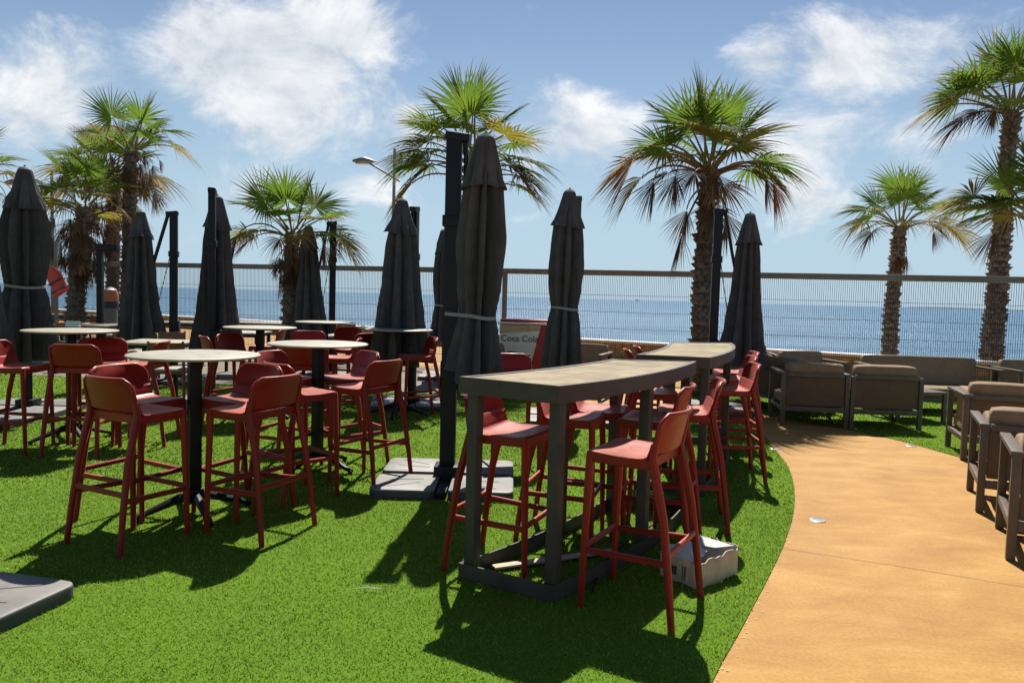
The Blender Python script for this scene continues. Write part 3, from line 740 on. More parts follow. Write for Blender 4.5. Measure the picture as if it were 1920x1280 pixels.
# small palm left of centre
Yp = 13.4
palm('short fan palm with shaggy trunk between two small umbrellas', Vector((AT(548, 600, Yp).x, Yp, 0)), AT(549, 440, Yp), .145, .11, .82,
     ring('up', 3, 50, .08, 1.05) + ring('hi', 4, 0, .05, 1.05) + [('lowd', 190, -.05, .85), ('lowd', 350, -.05, .85), ('lowd', 260, -.05, .7), ('mid', 172, 0, 1), ('mid', 200, 0, .95), ('mid', 5, 0, 1), ('midy', 330, 0, .95), ('mid', 280, 0, .9), ('mid', 100, 0, .9)] +
     [('lowy', 180, -.05, 1), ('low', 160, -.05, 1), ('lowy', 10, -.05, .95), ('low', 350, -.1, 1), ('lowy', 300, -.05, .8), ('lowy', 230, -.05, .8)] +
     [('archd', 185, -.1, .95), ('arch', 355, -.05, .95), ('archd', 335, -.15, .7)] + ring('skirt2', 8, 0, -.1, .75) + ring('skirt', 6, 20, -.2, .6), 8, .08)
# left group
Yp = 16.5
palm('stout fan palm with a thick skirt of dead leaves at far left', Vector((AT(140, 600, Yp).x, Yp, 0)), AT(158, 388, Yp), .20, .13, .92,
     ring('up', 3, 20, .1) + ring('hi', 4, 30, .1, .95) + ring('mid', 6, 10, 0, .95) + ring('lowy', 6, 40, -.1, .9) + ring('archd', 10, 0, -.25, .62) + ring('archd', 9, 20, -.55, .55) + ring('skirt', 12, 0, -.35, .8) + ring('skirt', 10, 15, -.7, .75) + ring('skirt2', 9, 15, -.8, .7), 21, .085)
Yp = 19.5
palm('tall fan palm with brown drying crown in the middle of the left group', Vector((AT(205, 600, Yp).x, Yp, -.2)), AT(212, 332, Yp), .15, .14, 1.05,
     ring('up', 3, 30, .1) + ring('hi', 5, 0, .1) + ring('mid', 5, 20, 0) + ring('lowy', 6, 0, -.1) + ring('archd', 8, 10, -.15, .75) + ring('arch', 5, 30, -.2, .9) + ring('skirt', 9, 0, -.25, .75), 24, .08)
Yp = 17.2
palm('tallest slender fan palm of the left group, nearest the small umbrella', Vector((AT(233, 600, Yp).x, Yp, 0)), AT(246, 284, Yp), .155, .12, .92,
     [('up', 30, .1, 1), ('up', 150, .1, 1), ('hi', 290, .1, .95), ('hi', 40, .05, .9), ('hi', 90, .05, .95), ('lowy', 0, .05, 1.0), ('low', 355, .05, 1.1), ('mid', 200, 0, .9), ('mid', 320, -.1, .8), ('lowy', 165, .45, .95)] + ring('skirt', 9, 0, -.1, .72) + ring('archd', 6, 10, -.2, .45) + ring('skirt2', 6, 20, -.2, .6), 26, .08)
Yp = 15.0
palm('fan palm cut off by the left edge of the view', Vector((AT(-62, 600, Yp).x, Yp, 0)), AT(-62, 330, Yp), .22, .17, .78,
     ring('hi', 5, 0, .1) + ring('mid', 6, 20) + ring('lowy', 6, 0, -.1) + ring('archd', 6, 30, -.2, .8), 29, .1)
# right side, beyond the wall
Yp = 21.5
palm('small fan palm beyond the sea wall at right of the fence', Vector((AT(1669, 672, Yp).x, Yp, -1.0)), AT(1688, 424, Yp), .21, .15, 1.2,
     ring('up', 3, 40, .1, .95) + ring('hi', 5, 0, .05, .95) + [('lowd', 195, -.05, .8), ('lowd', 330, -.05, .75), ('mid', 175, 0, 1), ('mid', 5, 0, 1), ('mid', 290, 0, .8), ('mid', 100, 0, .9), ('lowy', 185, -.05, 1.0), ('lowy', 350, -.05, .85), ('lowy', 200, -.05, .7), ('lowy', 250, -.05, .7), ('low', 165, 0, .95), ('arch', 350, -.1, 1.1), ('archd', 300, -.1, .6)] + ring('skirt2', 6, 0, -.1, .7), 31, .11)
Yp = 18.5
palm('tall fan palm leaning right at the right edge beyond the wall', Vector((AT(1856, 690, Yp).x, Yp, -1.0)), AT(1897, 208, Yp), .25, .16, 1.34,
     ring('up', 4, 0, .1, 1.05) + ring('hi', 5, 15, .05, 1.05) + [('lowd', 185, -.1, .9), ('lowd', 200, -.12, .85), ('lowd', 330, -.1, .8), ('mid', 178, 0, 1.1), ('mid', 165, 0, 1.05), ('mid', 200, 0, 1), ('mid', 260, 0, .9), ('mid', 0, 0, 1), ('mid', 320, 0, 1), ('low', 182, -.05, 1.1), ('low', 195, -.1, 1.05), ('lowy', 170, -.05, 1), ('low', 230, -.05, .9), ('low', 340, 0, 1), ('arch', 10, -.1, .8), ('archd', 215, -.1, .7)], 34, .11)
Yp = 16.8
palm('fan palm mostly out of view reaching in from the right edge', Vector((AT(1962, 690, Yp).x, Yp, -.3)), AT(1955, 425, Yp), .25, .2, 1.3,
     ring('up', 3, 0, .1, 1.0) + ring('hi', 5, 15, .05, 1.0) + [('mid', 180, 0, 1.05), ('mid', 165, 0, 1), ('mid', 205, 0, 1), ('low', 182, 0, 1.1), ('low', 195, -.05, 1.1), ('lowy', 172, .3, 1.1), ('lowy', 210, -.05, 1), ('low', 0, 0, 1), ('archd', 190, -.1, .8)], 38, .11)

# ------------------------------------------------------------------ bar stool
def make_stool():
    root = empty('bar_stool')
    SH = .775
    # seat: dished pan, rounded front, turned up at the back; sitter faces +y
    nx, ny = 13, 15; vs = []
    prof = [(.222, -.038), (.226, -.018), (.218, -.004), (.20, .0), (.15, -.002), (.09, -.005), (.03, -.007), (-.03, -.007), (-.075, -.005), (-.105, -.001), (-.124, .008), (-.137, .024), (-.144, .04), (-.149, .056), (-.153, .072)]
    def hwid(y): return .218 - .006 * max(0, y) / .2
    for j, (y, dz) in enumerate(prof):
        for i in range(nx):
            u = -1 + 2*i/(nx-1); w = hwid(y)
            x = w * u; cz = 0
            yy = y - (.018 * (1 - u*u) if j > 9 else 0) * (j - 9) / 5
            if j < 4: yy -= .014 * abs(u) ** 4
            vs.append((x, yy, SH + dz - .012 * (1 - u*u) * (1 if 3 < j < 12 else .3) + (.0 if abs(u) < .99 else -.004)))
    b = MB(); off = nx * ny
    under = [(x, y + (.010 if k // nx > 10 else -.006 if k // nx < 2 else 0), z - (.022 if k // nx < 11 else .004)) for k, (x, y, z) in enumerate(vs)]
    fs = []
    for j in range(ny - 1):
        for i in range(nx - 1):
            a = j*nx+i; fs.append((a, a+nx, a+nx+1, a+1)); fs.append((off+a, off+a+1, off+a+nx+1, off+a+nx))
    per = [i for i in range(nx)] + [j*nx+nx-1 for j in range(1, ny)] + [(ny-1)*nx+i for i in range(nx-2, -1, -1)] + [j*nx for j in range(ny-2, 0, -1)]
    for k in range(len(per)):
        a, c = per[k], per[(k+1) % len(per)]; fs.append((a, c, off+c, off+a))
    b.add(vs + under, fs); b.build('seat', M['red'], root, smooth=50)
    # side and front aprons under the seat
    ap = MB()
    for sx in (-1, 1): ap.bar((sx*.205, -.14, SH-.034), (sx*.198, .195, SH-.034), .026, .05)
    ap.bar((-.195, .203, SH-.036), (.195, .203, SH-.036), .026, .05); ap.bar((-.2, -.138, SH-.03), (.2, -.138, SH-.03), .02, .05)
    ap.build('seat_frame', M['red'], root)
    # backrest: curved panel with rounded upper corners
    nx, nz = 17, 9; fr, bk = [], []
    Hb, Wb = .183, .213; rc = .070
    for j in range(nz):
        v = j / (nz - 1)
        for i in range(nx):
            u = -1 + 2*i/(nx-1)
            z = v * Hb; w = Wb
            if z > Hb - rc:
                q = (z - (Hb - rc)) / rc; w = Wb - rc + rc * math.sqrt(max(0, 1 - q*q*.97))
            x = w * u
            y = -.148 - .046 * v - .030 * (1 - u*u) + .012 * abs(u)**3 - .012 * max(0, v - .8) / .2
            fr.append((x, y, SH + .015 + z)); bk.append((x, y - .014, SH + .015 + z))
    fs = []; off = nx*nz
    for j in range(nz-1):
        for i in range(nx-1):
            a = j*nx+i; fs.append((a, a+1, a+nx+1, a+nx)); fs.append((off+a, off+a+nx, off+a+nx+1, off+a+1))
    per = [i for i in range(nx)] + [j*nx+nx-1 for j in range(1, nz)] + [(nz-1)*nx+i for i in range(nx-2, -1, -1)] + [j*nx for j in range(nz-2, 0, -1)]
    for k in range(len(per)):
        a, c = per[k], per[(k+1) % len(per)]; fs.append((a, off+a, off+c, c))
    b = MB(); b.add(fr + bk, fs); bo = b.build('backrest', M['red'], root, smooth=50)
    rim = [Vector(bk[j*nx]) for j in range(nz)] + [Vector(bk[(nz-1)*nx+i]) for i in range(1, nx)] + [Vector(bk[j*nx+nx-1]) for j in range(nz-2, -1, -1)]
    b = MB(); b.tube([p + Vector((0, -.001, 0)) for p in rim], .0115, 7); b.build('rim', M['red'], bo, smooth=60)
    # legs
    for sx in (-1, 1):
        b = MB(); b.path_bar([(sx*.208, .222, 0), (sx*.203, .212, .35), (sx*.197, .200, .70), (sx*.195, .195, SH-.012)],
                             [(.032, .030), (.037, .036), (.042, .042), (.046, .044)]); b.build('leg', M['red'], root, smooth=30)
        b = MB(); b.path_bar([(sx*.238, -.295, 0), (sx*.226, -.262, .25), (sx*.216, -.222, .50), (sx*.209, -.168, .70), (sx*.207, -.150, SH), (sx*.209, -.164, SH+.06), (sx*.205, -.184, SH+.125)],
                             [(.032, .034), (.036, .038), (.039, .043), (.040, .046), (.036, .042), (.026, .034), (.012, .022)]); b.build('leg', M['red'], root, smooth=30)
    def leg_at(front, sx, z):
        if front: return Vector((sx*(.208 - .005*z/.35), .222 - .010*z/.35, z))
        return Vector((sx*(.238 - .012*z/.25), -.295 + .033*z/.25, z))
    for p, q in ((leg_at(1, -1, .30), leg_at(1, 1, .30)), (leg_at(0, -1, .335), leg_at(0, 1, .335)), (leg_at(1, -1, .285), leg_at(0, -1, .30)), (leg_at(1, 1, .285), leg_at(0, 1, .30))):
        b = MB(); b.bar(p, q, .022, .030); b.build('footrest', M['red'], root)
    for me in {c.data for c in bpy.data.objects if c.data and (c.parent == root or (c.parent and c.parent.parent == root))}:
        for v in me.vertices: v.co.y *= .9
    return root
stool0 = make_stool(); stool_used = [False]
def stool(pos, az, label, group):
    o = stool0 if not stool_used[0] else copy_tree(stool0)
    stool_used[0] = True
    o.location = (pos.x, pos.y, .004); o.rotation_euler = (0, 0, -rad(az)); tag(o, label, 'bar stool', group)
def seat_at(px, py): return G(px, py, .775)
def back_at(px, py, az): p = G(px, py, .89); return Vector((p.x, p.y, 0)) + azv(az) * .165
def rear_at(a, b, az):
    p = (G(*a) + G(*b)) / 2; return p + azv(az) * .265

# ------------------------------------------------------------------ round tables
def make_round():
    root = empty('round_bar_table')
    b = MB(); b.lathe([(.402, 1.048), (.408, 1.052), (.41, 1.057), (.408, 1.062), (.402, 1.064)], 56); b.build('table_top', M['cream_top'], root, smooth=50)
    b = MB(); b.box((0, 0, 1.038), (.30, .30, .018), bev=.004); b.build('mounting_plate', M['black_metal'], root)
    b = MB(); b.box((0, 0, .575), (.076, .076, .91), Matrix.Rotation(rad(38), 3, 'Z'), bev=.008); b.box((0, 0, .13), (.10, .10, .10), Matrix.Rotation(rad(38), 3, 'Z'), bev=.01)
    b.build('pole', M['black_metal'], root)
    for k in range(4):
        a = rad(38 + 90*k); u = Vector((math.cos(a), math.sin(a), 0))
        b = MB(); b.path_bar([u*.03 + Vector((0, 0, .13)), u*.10 + Vector((0, 0, .118)), u*.37 + Vector((0, 0, .026))], [(.05, .06), (.05, .055), (.040, .022)], side=Vector((-u.y, u.x, 0)))
        b.lathe([(.016, 0), (.018, .004), (.018, .018)], 10, c=u*.35); b.build('foot', M['black_metal'], root)
    return root
rt0 = make_round(); RT = {}
for i, (k, px, py, rz, lab) in enumerate((
        ('T1', 365, 666, 0, 'round cream bar table nearest the camera at left'),
        ('T2', 597, 645, 25, 'round cream bar table second from the camera, left of the big umbrella'),
        ('T3', 133, 620, 12, 'round cream bar table at the far left beside the tied umbrella'),
        ('T4', 488, 614, 40, 'round cream bar table in front of the short shaggy palm'),
        ('T5', 609, 604, 10, 'farthest round cream bar table beside the smallest umbrella'),
        ('T6', 748, 618, 50, 'round cream bar table standing before the closed umbrella near the drinks cooler'))):
    o = rt0 if i == 0 else copy_tree(rt0); p = G(px, py, 1.06); RT[k] = p
    o.location = (p.x, p.y, .004); o.rotation_euler = (0, 0, rad(rz)); tag(o, lab, 'table', 'round bar tables')
gT = 'red stools around the round tables'; gB = 'red stools along the long bar tables'
stool(Vector((-2.22, 4.34, 0)), 27, 'red bar stool with its back to camera at front left of the nearest round table', gT)
stool(Vector((-1.57, 4.55, 0)), -66, 'red bar stool at front right of the nearest round table, seen from behind', gT)
stool(seat_at(258, 748), 112, 'red bar stool at back left of the nearest round table, front of backrest visible', gT)
stool(seat_at(450, 745), -150, 'red bar stool behind the nearest round table at right, facing the camera', gT)
stool(seat_at(690, 722), -62, 'red bar stool right of the second round table with its back to camera', gT)
stool(seat_at(655, 705), -128, 'red bar stool behind and right of the second round table, facing the camera', gT)
stool(seat_at(560, 732), 42, 'red bar stool at front left of the second round table, back hidden', gT)
stool(seat_at(540, 707), 108, 'red bar stool left of the second round table, half hidden by a nearer backrest', gT)
p = rear_at((70, 862), (187, 858), -2); stool(p, -2, 'red bar stool at the far left seen square from behind', gT)
stool(seat_at(184, 677), 165, 'red bar stool behind the far left round table facing the camera', gT)
stool(seat_at(30, 684), 88, 'red bar stool at the left edge, backrest hidden by a canopy', gT)
stool(seat_at(268, 680), -98, 'red bar stool right of the far left round table, seen from the side', gT)
stool(back_at(386, 646, 55), 55, 'dark backed red stool between the nearest and the palm-side round tables', gT)
stool(back_at(430, 641, 110), 110, 'red bar stool left of the round table by the shaggy palm, front visible', gT)
stool(back_at(527, 631, -95), -95, 'red bar stool right of the round table by the shaggy palm', gT)
stool(back_at(578, 634, 172), 172, 'red bar stool just behind the second round table, only its top rim showing', gT)
stool(back_at(572, 664, -15), -15, 'red bar stool under the edge of the second round table, in deep shade', gT)
stool(back_at(653, 625, -165), -165, 'red bar stool right of the farthest round table, facing the camera', gT)
stool(back_at(686, 638, -62), -62, 'red bar stool with rounded dark back before the farthest round table', gT)
stool(seat_at(640, 668), -100, 'red bar stool seat showing behind the second round table pole', gT)
stool(back_at(809, 647, -112), -112, 'red bar stool beside the black mast of the big umbrella', gT)

# ------------------------------------------------------------------ long bar tables
def bar_table(corners, bulge_l, bulge_r, label, zt=1.075):
    """corners A near left, B near right, C far right, D far left (table top outline)"""
    A, B, C, D = [Vector((p.x, p.y, 0)) for p in corners]; cen = (A + B + C + D) / 4
    A, B, C, D = [p - cen for p in (A, B, C, D)]
    root = empty('long_bar_table', (cen.x, cen.y, .004))
    def curve(p, q, bulge, n=18):
        nn = (q - p).normalized().cross(Vector((0, 0, 1)))
        return [p.lerp(q, i/n) + nn * bulge * 4 * (i/n) * (1 - i/n) for i in range(n + 1)]
    R_, L_ = curve(B, C, bulge_r), curve(A, D, bulge_l)
    poly = R_ + L_[::-1]
    area = sum(poly[i].x*poly[(i+1) % len(poly)].y - poly[(i+1) % len(poly)].x*poly[i].y for i in range(len(poly)))
    if area < 0: poly = poly[::-1]
    def inset(d):
        out = []; n = len(poly)
        for i in range(n):
            a, b, c = poly[i-1], poly[i], poly[(i+1) % n]
            n1 = Vector((-(b-a).y, (b-a).x, 0)).normalized(); n2 = Vector((-(c-b).y, (c-b).x, 0)).normalized()
            m = (n1 + n2); m = m / max(.3, m.length_squared) * 2
            out.append(b + m * d)
        return out
    def ringm(name, o, i_, z0, z1, m):
        n = len(o); b = MB(); vs = [p + Vector((0, 0, z)) for z in (z0, z1) for p in o] + [p + Vector((0, 0, z)) for z in (z0, z1) for p in i_]
        fs = []
        for k in range(n):
            j = (k+1) % n
            fs += [(k, j, n+j, n+k), (2*n+j, 2*n+k, 3*n+k, 3*n+j), (n+k, n+j, 3*n+j, 3*n+k), (j, k, 2*n+k, 2*n+j)]
        b.add(vs, fs); return b.build(name, m, root, smooth=25)
    ringm('apron', poly, inset(.028), zt - .088, zt, M['bar_metal'])
    ip = inset(.0295); n = len(ip); b = MB()
    b.prism([(p.x, p.y) for p in ip], zt - .03, zt - .004); b.build('table_top', M['stone_top'], root, smooth=25)
    ax0 = (D - A).normalized(); ax1 = (C - B).normalized()
    rz = math.atan2((C+D-A-B).y, (C+D-A-B).x)
    legs_at = []
    lo = inset(.05)
    half = len(R_)
    Rl, Ll = curve(B, C, bulge_r), curve(A, D, bulge_l)
    for t in (0.035, .5, .965):
        i = t * 18; k = min(17, int(i)); r = Rl[k].lerp(Rl[k+1], i-k); l = Ll[k].lerp(Ll[k+1], i-k); w = (r - l).normalized()
        legs_at += [r - w*.055, l + w*.055]
    for p in legs_at:
        b = MB(); b.box((p.x, p.y, (zt - .088)/2 + .004), (.062, .062, zt - .1), Matrix.Rotation(rz, 3, 'Z'), bev=.004); b.build('leg', M['bar_metal'], root)
    # flat floor frame
    base_o = inset(.012); base_i = inset(.022)
    ringm('floor_frame', base_o, base_i, .006, .088, M['bar_metal'])
    tag(root, label, 'table', 'long bar tables')
bar_table([G(861, 707, 1.075), G(1049, 725, 1.075), G(1306, 678, 1.075), G(1147, 674, 1.075)], .06, .10, 'long curved bar table with beige stone top in the foreground')
bar_table([G(1193, 665, 1.075), G(1332, 671, 1.075), G(1371, 643, 1.075), G(1254, 642, 1.075)], .07, .10, 'second long bar table with beige top, behind the foreground one')
stool(Vector((.645, 3.60, 0)), -60, 'red bar stool nearest the camera, right of the foreground bar table', gB)
p = rear_at((1276, 1030), (1325, 1008), -68); stool(p, -68, 'second red stool along the right side of the foreground bar table', gB)
p = rear_at((1348, 1001), (1367, 968), -80); stool(p, -80, 'third red stool from the camera along the right of the foreground bar table', gB)
stool(Vector((.0, 4.05, 0)), 114, 'red bar stool at the near left of the foreground bar table, legs straddling its frame', gB)
stool(seat_at(1068, 775), 106, 'second red stool along the left side of the foreground bar table', gB)
stool(seat_at(1120, 763), 100, 'third red stool along the left side of the foreground bar table', gB)
stool(back_at(952, 683, 165), 165, 'red stool just right of the big umbrella, partly hidden by the bar table top', gB)
for px, py, lab in ((1408, 702, 'nearest red stool right of the second bar table, before the lounge seats'), (1404, 686, 'middle red stool right of the second bar table'), (1409, 676, 'farthest red stool right of the second bar table by the umbrella')):
    stool(back_at(px, py, -86), -86, lab, gB)
stool(seat_at(1222, 731), 96, 'nearest red stool left of the second bar table, seat under the top', gB)
stool(back_at(1180, 671, 92), 92, 'middle red stool left of the second bar table, rim above the near top', gB)
stool(back_at(1198, 664, 92), 92, 'farthest red stool left of the second bar table', gB)

# ------------------------------------------------------------------ umbrellas
def canopy_mesh(b, prof, n, lobes, amp_f, seed, hem=0.0, hem_dir=0.0, twist=0.6):
    """folded cloth: sharp ridges and valleys, some pleats lapped over, uneven hem"""
    vs = []; rows = len(prof); r = random.Random(seed * 7 + 1); K = lobes * 2; sub = 4
    ang = []; a = 0
    for k in range(K): ang.append(a); a += r.uniform(.65, 1.35)
    ang = [x / a * 2 * math.pi for x in ang]
    dep = [r.uniform(.65, 1.25) for _ in range(K)]; lap = [r.uniform(-.5, .5) for _ in range(K)]; drop = [r.uniform(0, 1) for _ in range(K)]
    n = K * sub
    for j, (R0, z) in enumerate(prof):
        t = j / (rows - 1); ring_ = []
        for k in range(K):
            out = 1.0 + .06 * (dep[k] - 1) if k % 2 == 0 else 1 - amp_f(t) * dep[k]
            aa = ang[k] + twist * lap[k] * (.08 + .30 * t)
            zz = z + R0 * .10 * mnoise.noise((k * 3.1, t * 4, seed))
            if t > .8 and hem: zz -= hem * ((t - .8) / .2) * ((.25 + .4 * math.cos(ang[k] - hem_dir)) + .5 * drop[k] * (1 if k % 2 == 0 else .3))
            q = R0 * out * (1 + .05 * mnoise.noise((k * 1.7, t * 6, seed + 9)))
            ring_.append(Vector((q * math.cos(aa), q * math.sin(aa), zz)))
        for k in range(K):
            p, q = ring_[k], ring_[(k + 1) % K]
            for m in range(sub):
                u = m / sub; c = p.lerp(q, u); bow = 4 * u * (1 - u) * .035 * R0 / .2
                d = Vector((c.x, c.y, 0)); d = d.normalized() if d.length > 1e-5 else d
                vs.append(c + d * bow * (.4 + .6 * t))
    b.add(vs, [(i*n+k, (i+1)*n+k, (i+1)*n+(k+1) % n, i*n+(k+1) % n) for i in range(rows-1) for k in range(n)])
def interp(prof, n):
    zs = [p[1] for p in prof]; out = []
    for i in range(n):
        z = zs[0] + (zs[-1] - zs[0]) * i / (n - 1)
        for k in range(len(prof) - 1):
            if (prof[k][1] >= z >= prof[k+1][1]):
                t = (prof[k][1] - z) / (prof[k][1] - prof[k+1][1] + 1e-9); s = t*t*(3-2*t)
                out.append((prof[k][0] + (prof[k+1][0] - prof[k][0]) * (.5*t + .5*s), z)); break
    return out
def umbrella(label, base, can, mast_h=2.72, top=2.68, bottom=.70, tied=None, wide=1.0, seed=1, crank=-1, hem=.12, hem_dir=4.7, slabs=True, slab_rz=0.0, lean=0.0, mast_w=.1, strap_mast=False, tilt=None):
    """base: foot of the mast; can: canopy axis (world xy)"""
    root = empty('closed_umbrella', (base.x, base.y, .004)); off = Vector((can.x - base.x, can.y - base.y, 0)); dv = off.normalized(); a = math.atan2(dv.y, dv.x)
    Rz = Matrix.Rotation(a, 3, 'Z')
    b = MB(); b.box((0, 0, mast_h/2 + .03), (mast_w*1.15, mast_w*.85, mast_h - .02), Rz, bev=.012, seg=3)
    b.box((0, 0, mast_h*.77), (mast_w*1.45, mast_w*1.15, .09), Rz, bev=.01)
    b.build('mast', M['mast'], root)
    b = MB(); b.box(dv*.025 + Vector((0, 0, mast_h + .03)), (mast_w*1.15 + .07, mast_w*.95, .07), Rz @ Matrix.Rotation(rad(7), 3, 'Y'), bev=.02, seg=3); b.build('mast_cap', M['mast'], root)
    # folded arm and strut
    b = MB(); b.bar(dv*.085 + Vector((0, 0, mast_h + .005)), dv*max(.14, off.length*.75) + Vector((0, 0, mast_h - .95)), .035, .05); b.build('arm', M['mast'], root)
    b = MB(); b.tube([dv*.05 + Vector((0, 0, mast_h*.77)), dv*off.length*.6 + Vector((0, 0, 1.0)), dv*off.length*.7 + Vector((0, 0, .75))], .007, 6); b.build('cable', M['strap'], root)
    cs = MB(); side = Vector((-dv.y, dv.x, 0)) * crank
    cs.box(side*.05 + Vector((0, 0, .86)), (.15, .16, .25), Rz, bev=.035, seg=3); co = cs.build('crank_box', M['black_metal'], root)
    b = MB(); b.tube([side*.12 + Vector((0, 0, .87)), side*.18 + Vector((0, 0, .87)), side*.185 + dv*.02 + Vector((0, 0, .78)), side*.23 + dv*.02 + Vector((0, 0, .78))], .009, 6); b.build('crank_handle', M['black_metal'], co)
    # canopy
    h = top - bottom; wd = max(.82, min(1.12, wide))
    if tied is None:
        prof = [(.07, top-.12), (.155*wd, top-.33), (.185*wide, top-.33-h*.14), (.215*wide, top-h*.5), (.27*wide, top-h*.75), (.36*wide, bottom+.06), (.37*wide, bottom)]
    else:
        prof = [(.07, top-.12), (.16*wd, top-.33), (.19*wide, top-.33-h*.14), (.205*wide, top-h*.42), (.185*wide, tied+.25), (.15*wide, tied), (.185*wide, tied-.14), (.24*wide, bottom+.1), (.255*wide, bottom)]
    b = MB(); canopy_mesh(b, interp(prof, 34), 96, 8, lambda t: .56 + .14*t if tied is None else .54 + .10*t, seed, hem, hem_dir)
    c = b.build('canopy', M['fabric'], root, smooth=24, loc=off)
    rt_ = random.Random(seed); c.rotation_euler = (rad(rt_.uniform(-1, 1)), rad(tilt if tilt is not None else rt_.uniform(-1.2, 1.2)), 0)
    b = MB(); canopy_mesh(b, [(.045, top+.02), (.070, top-.005), (.090, top-.08), (.112, top-.16), (.134, top-.24), (.156*wd, top-.31), (.192*wd, top-.37)], 64, 6, lambda t: .02 + .36*t, seed + 3, .07, seed, twist=.25); b.build('vent_cap', M['fabric'], c, smooth=24)
    b = MB(); b.lathe([(.062, top-.02), (.066, top+.008), (.05, top+.028), (.012, top+.035), (.010, top+.055), (.002, top+.06)], 16); b.build('finial', M['strap'], c)
    if tied is not None:
        b = MB(); n = 40; rr_ = .156*wide
        def loop(k, q):
            u = Vector((math.cos(2*math.pi*k/n), math.sin(2*math.pi*k/n), 0))
            p = u * rr_ * q
            if strap_mast and (-off).dot(u) + .08 > rr_: p = -off + u * .08 * q
            return p
        b.add([(loop(k, q).x, loop(k, q).y, tied + z + .01*math.sin(4*math.pi*k/n)) for q, z in ((1, -.014), (1, .014), (.97, .014), (.97, -.014)) for k in range(n)],
              [(i*n+k, i*n+(k+1) % n, ((i+1) % 4)*n+(k+1) % n, ((i+1) % 4)*n+k) for i in range(4) for k in range(n)])
        b.build('tie_strap', M['strap'], c)
    if slabs:
        Rs = Matrix.Rotation(slab_rz, 3, 'Z')
        b = MB(); 
        for q in (0, 1): b.box((0, 0, .03), (1.02 if q == 0 else .07, .07 if q == 0 else 1.02, .05), Rs, bev=.004)
        b.box((0, 0, .085), (.2, .2, .13), Rs, bev=.012); b.build('cross_foot', M['black_metal'], root)
        for sx in (-1, 1):
            for sy in (-1, 1):
                m = Rs @ Matrix.Diagonal((sx, sy, 1)); poly = []
                x0, x1, rc = .05, .53, .06
                pts = [(x0 + .05, x0), (x1 - .03, x0), (x1, x0 + .03)] + [(x1 - rc + rc*math.cos(t), x1 - rc + rc*math.sin(t)) for t in np.linspace(0, math.pi/2, 7)] + [(x0 + .03, x1), (x0, x1 - .03), (x0, x0 + .05)]
                def lay(ins, z):
                    cx = (x0 + x1)/2; return [m @ Vector((cx + (x-cx)*(1-ins), cx + (y-cx)*(1-ins), z)) for x, y in pts]
                rows_ = [lay(.0, .002), lay(0, .062), lay(.012, .070), lay(.04, .074)]
                n = len(pts); vs = [p for r_ in rows_ for p in r_]; b = MB()
                fs = [((i*n+k, i*n+(k+1) % n, (i+1)*n+(k+1) % n, (i+1)*n+k) if sx*sy > 0 else (i*n+k, (i+1)*n+k, (i+1)*n+(k+1) % n, i*n+(k+1) % n)) for i in range(3) for k in range(n)]
                topf = tuple(range(3*n, 4*n)); fs.append(topf if sx*sy > 0 else topf[::-1])
                b.add(vs, fs); b.m = [1] * n + [0] * (len(fs) - n)
                # moulded ribs on the slab
                for e in ((.16, .20, .42, .24), (.18, .30, .40, .44)):
                    b.bar(m @ Vector((e[0], e[1], .074)), m @ Vector((e[2], e[3], .074)), .012, .006)
                b.build('base_slab', [M['slab'], M['slab_edge']], root, smooth=30)
    tag(root, label, 'umbrella', 'closed charcoal umbrellas')
    return root
def gpx(px, Y): p = AT(px, 640, Y); return Vector((p.x, Y, 0))
umbrella('large closed charcoal umbrella with black mast in the centre foreground', G(838, 905), gpx(886, 5.83), mast_h=2.69, top=2.71, bottom=.86, tied=1.335, wide=.96, seed=2, crank=1, hem=.14, hem_dir=-.6, slab_rz=rad(0), mast_w=.105, strap_mast=True, tilt=1.4)
umbrella('closed umbrella tied with a grey strap at the far left, red vest beside it', gpx(52, 8.6), gpx(47, 8.0), mast_h=2.55, top=2.70, bottom=.72, tied=1.46, wide=1.25, seed=5, hem=.2, hem_dir=4.2, slab_rz=rad(5))
umbrella('closed umbrella of the left group with its mast standing apart on the right', gpx(326, 11.7), gpx(266, 11.6), mast_h=2.62, top=2.64, bottom=.78, seed=9, hem=.3, hem_dir=3.6, wide=1.04)
umbrella('closed umbrella with the black mast in front of its canopy', gpx(397, 9.3), gpx(404, 9.65), mast_h=2.67, top=2.66, bottom=.74, seed=12, hem=.1, wide=1.0)
umbrella('smallest and farthest closed umbrella, right of the short shaggy palm', gpx(622, 13.3), gpx(583, 13.2), mast_h=2.68, top=2.62, bottom=.78, seed=15, hem=.12, wide=.95)
umbrella('closed umbrella behind the round table right of the street lamp pole', gpx(774, 9.85), gpx(746, 9.35), mast_h=2.58, top=2.65, bottom=.70, seed=18, hem=.12, wide=1.2, slab_rz=rad(8))
umbrella('closed umbrella mostly hidden behind the big foreground umbrella', gpx(845, 13.3), gpx(826, 13.2), mast_h=2.6, top=2.62, bottom=.75, tied=1.3, seed=21, wide=.85)
umbrella('closed umbrella tied with a strap beside the drinks cooler', gpx(1073, 9.0), gpx(1053, 8.7), mast_h=2.66, top=2.72, bottom=.62, tied=1.375, seed=24, wide=1.05, hem=.28, hem_dir=5.4)
umbrella('closed umbrella right of the tall palm, behind the second bar table', gpx(1337, 10.2), gpx(1392, 10.15), mast_h=2.70, top=2.68, bottom=.72, seed=27, hem=.16, hem_dir=5.5, wide=.98)
umbrella('closed umbrella cut off by the left edge, only its right border in view', gpx(-95, 7.4), gpx(-52, 7.0), mast_h=2.72, top=2.74, bottom=.78, seed=30, wide=1.0, hem=.1)
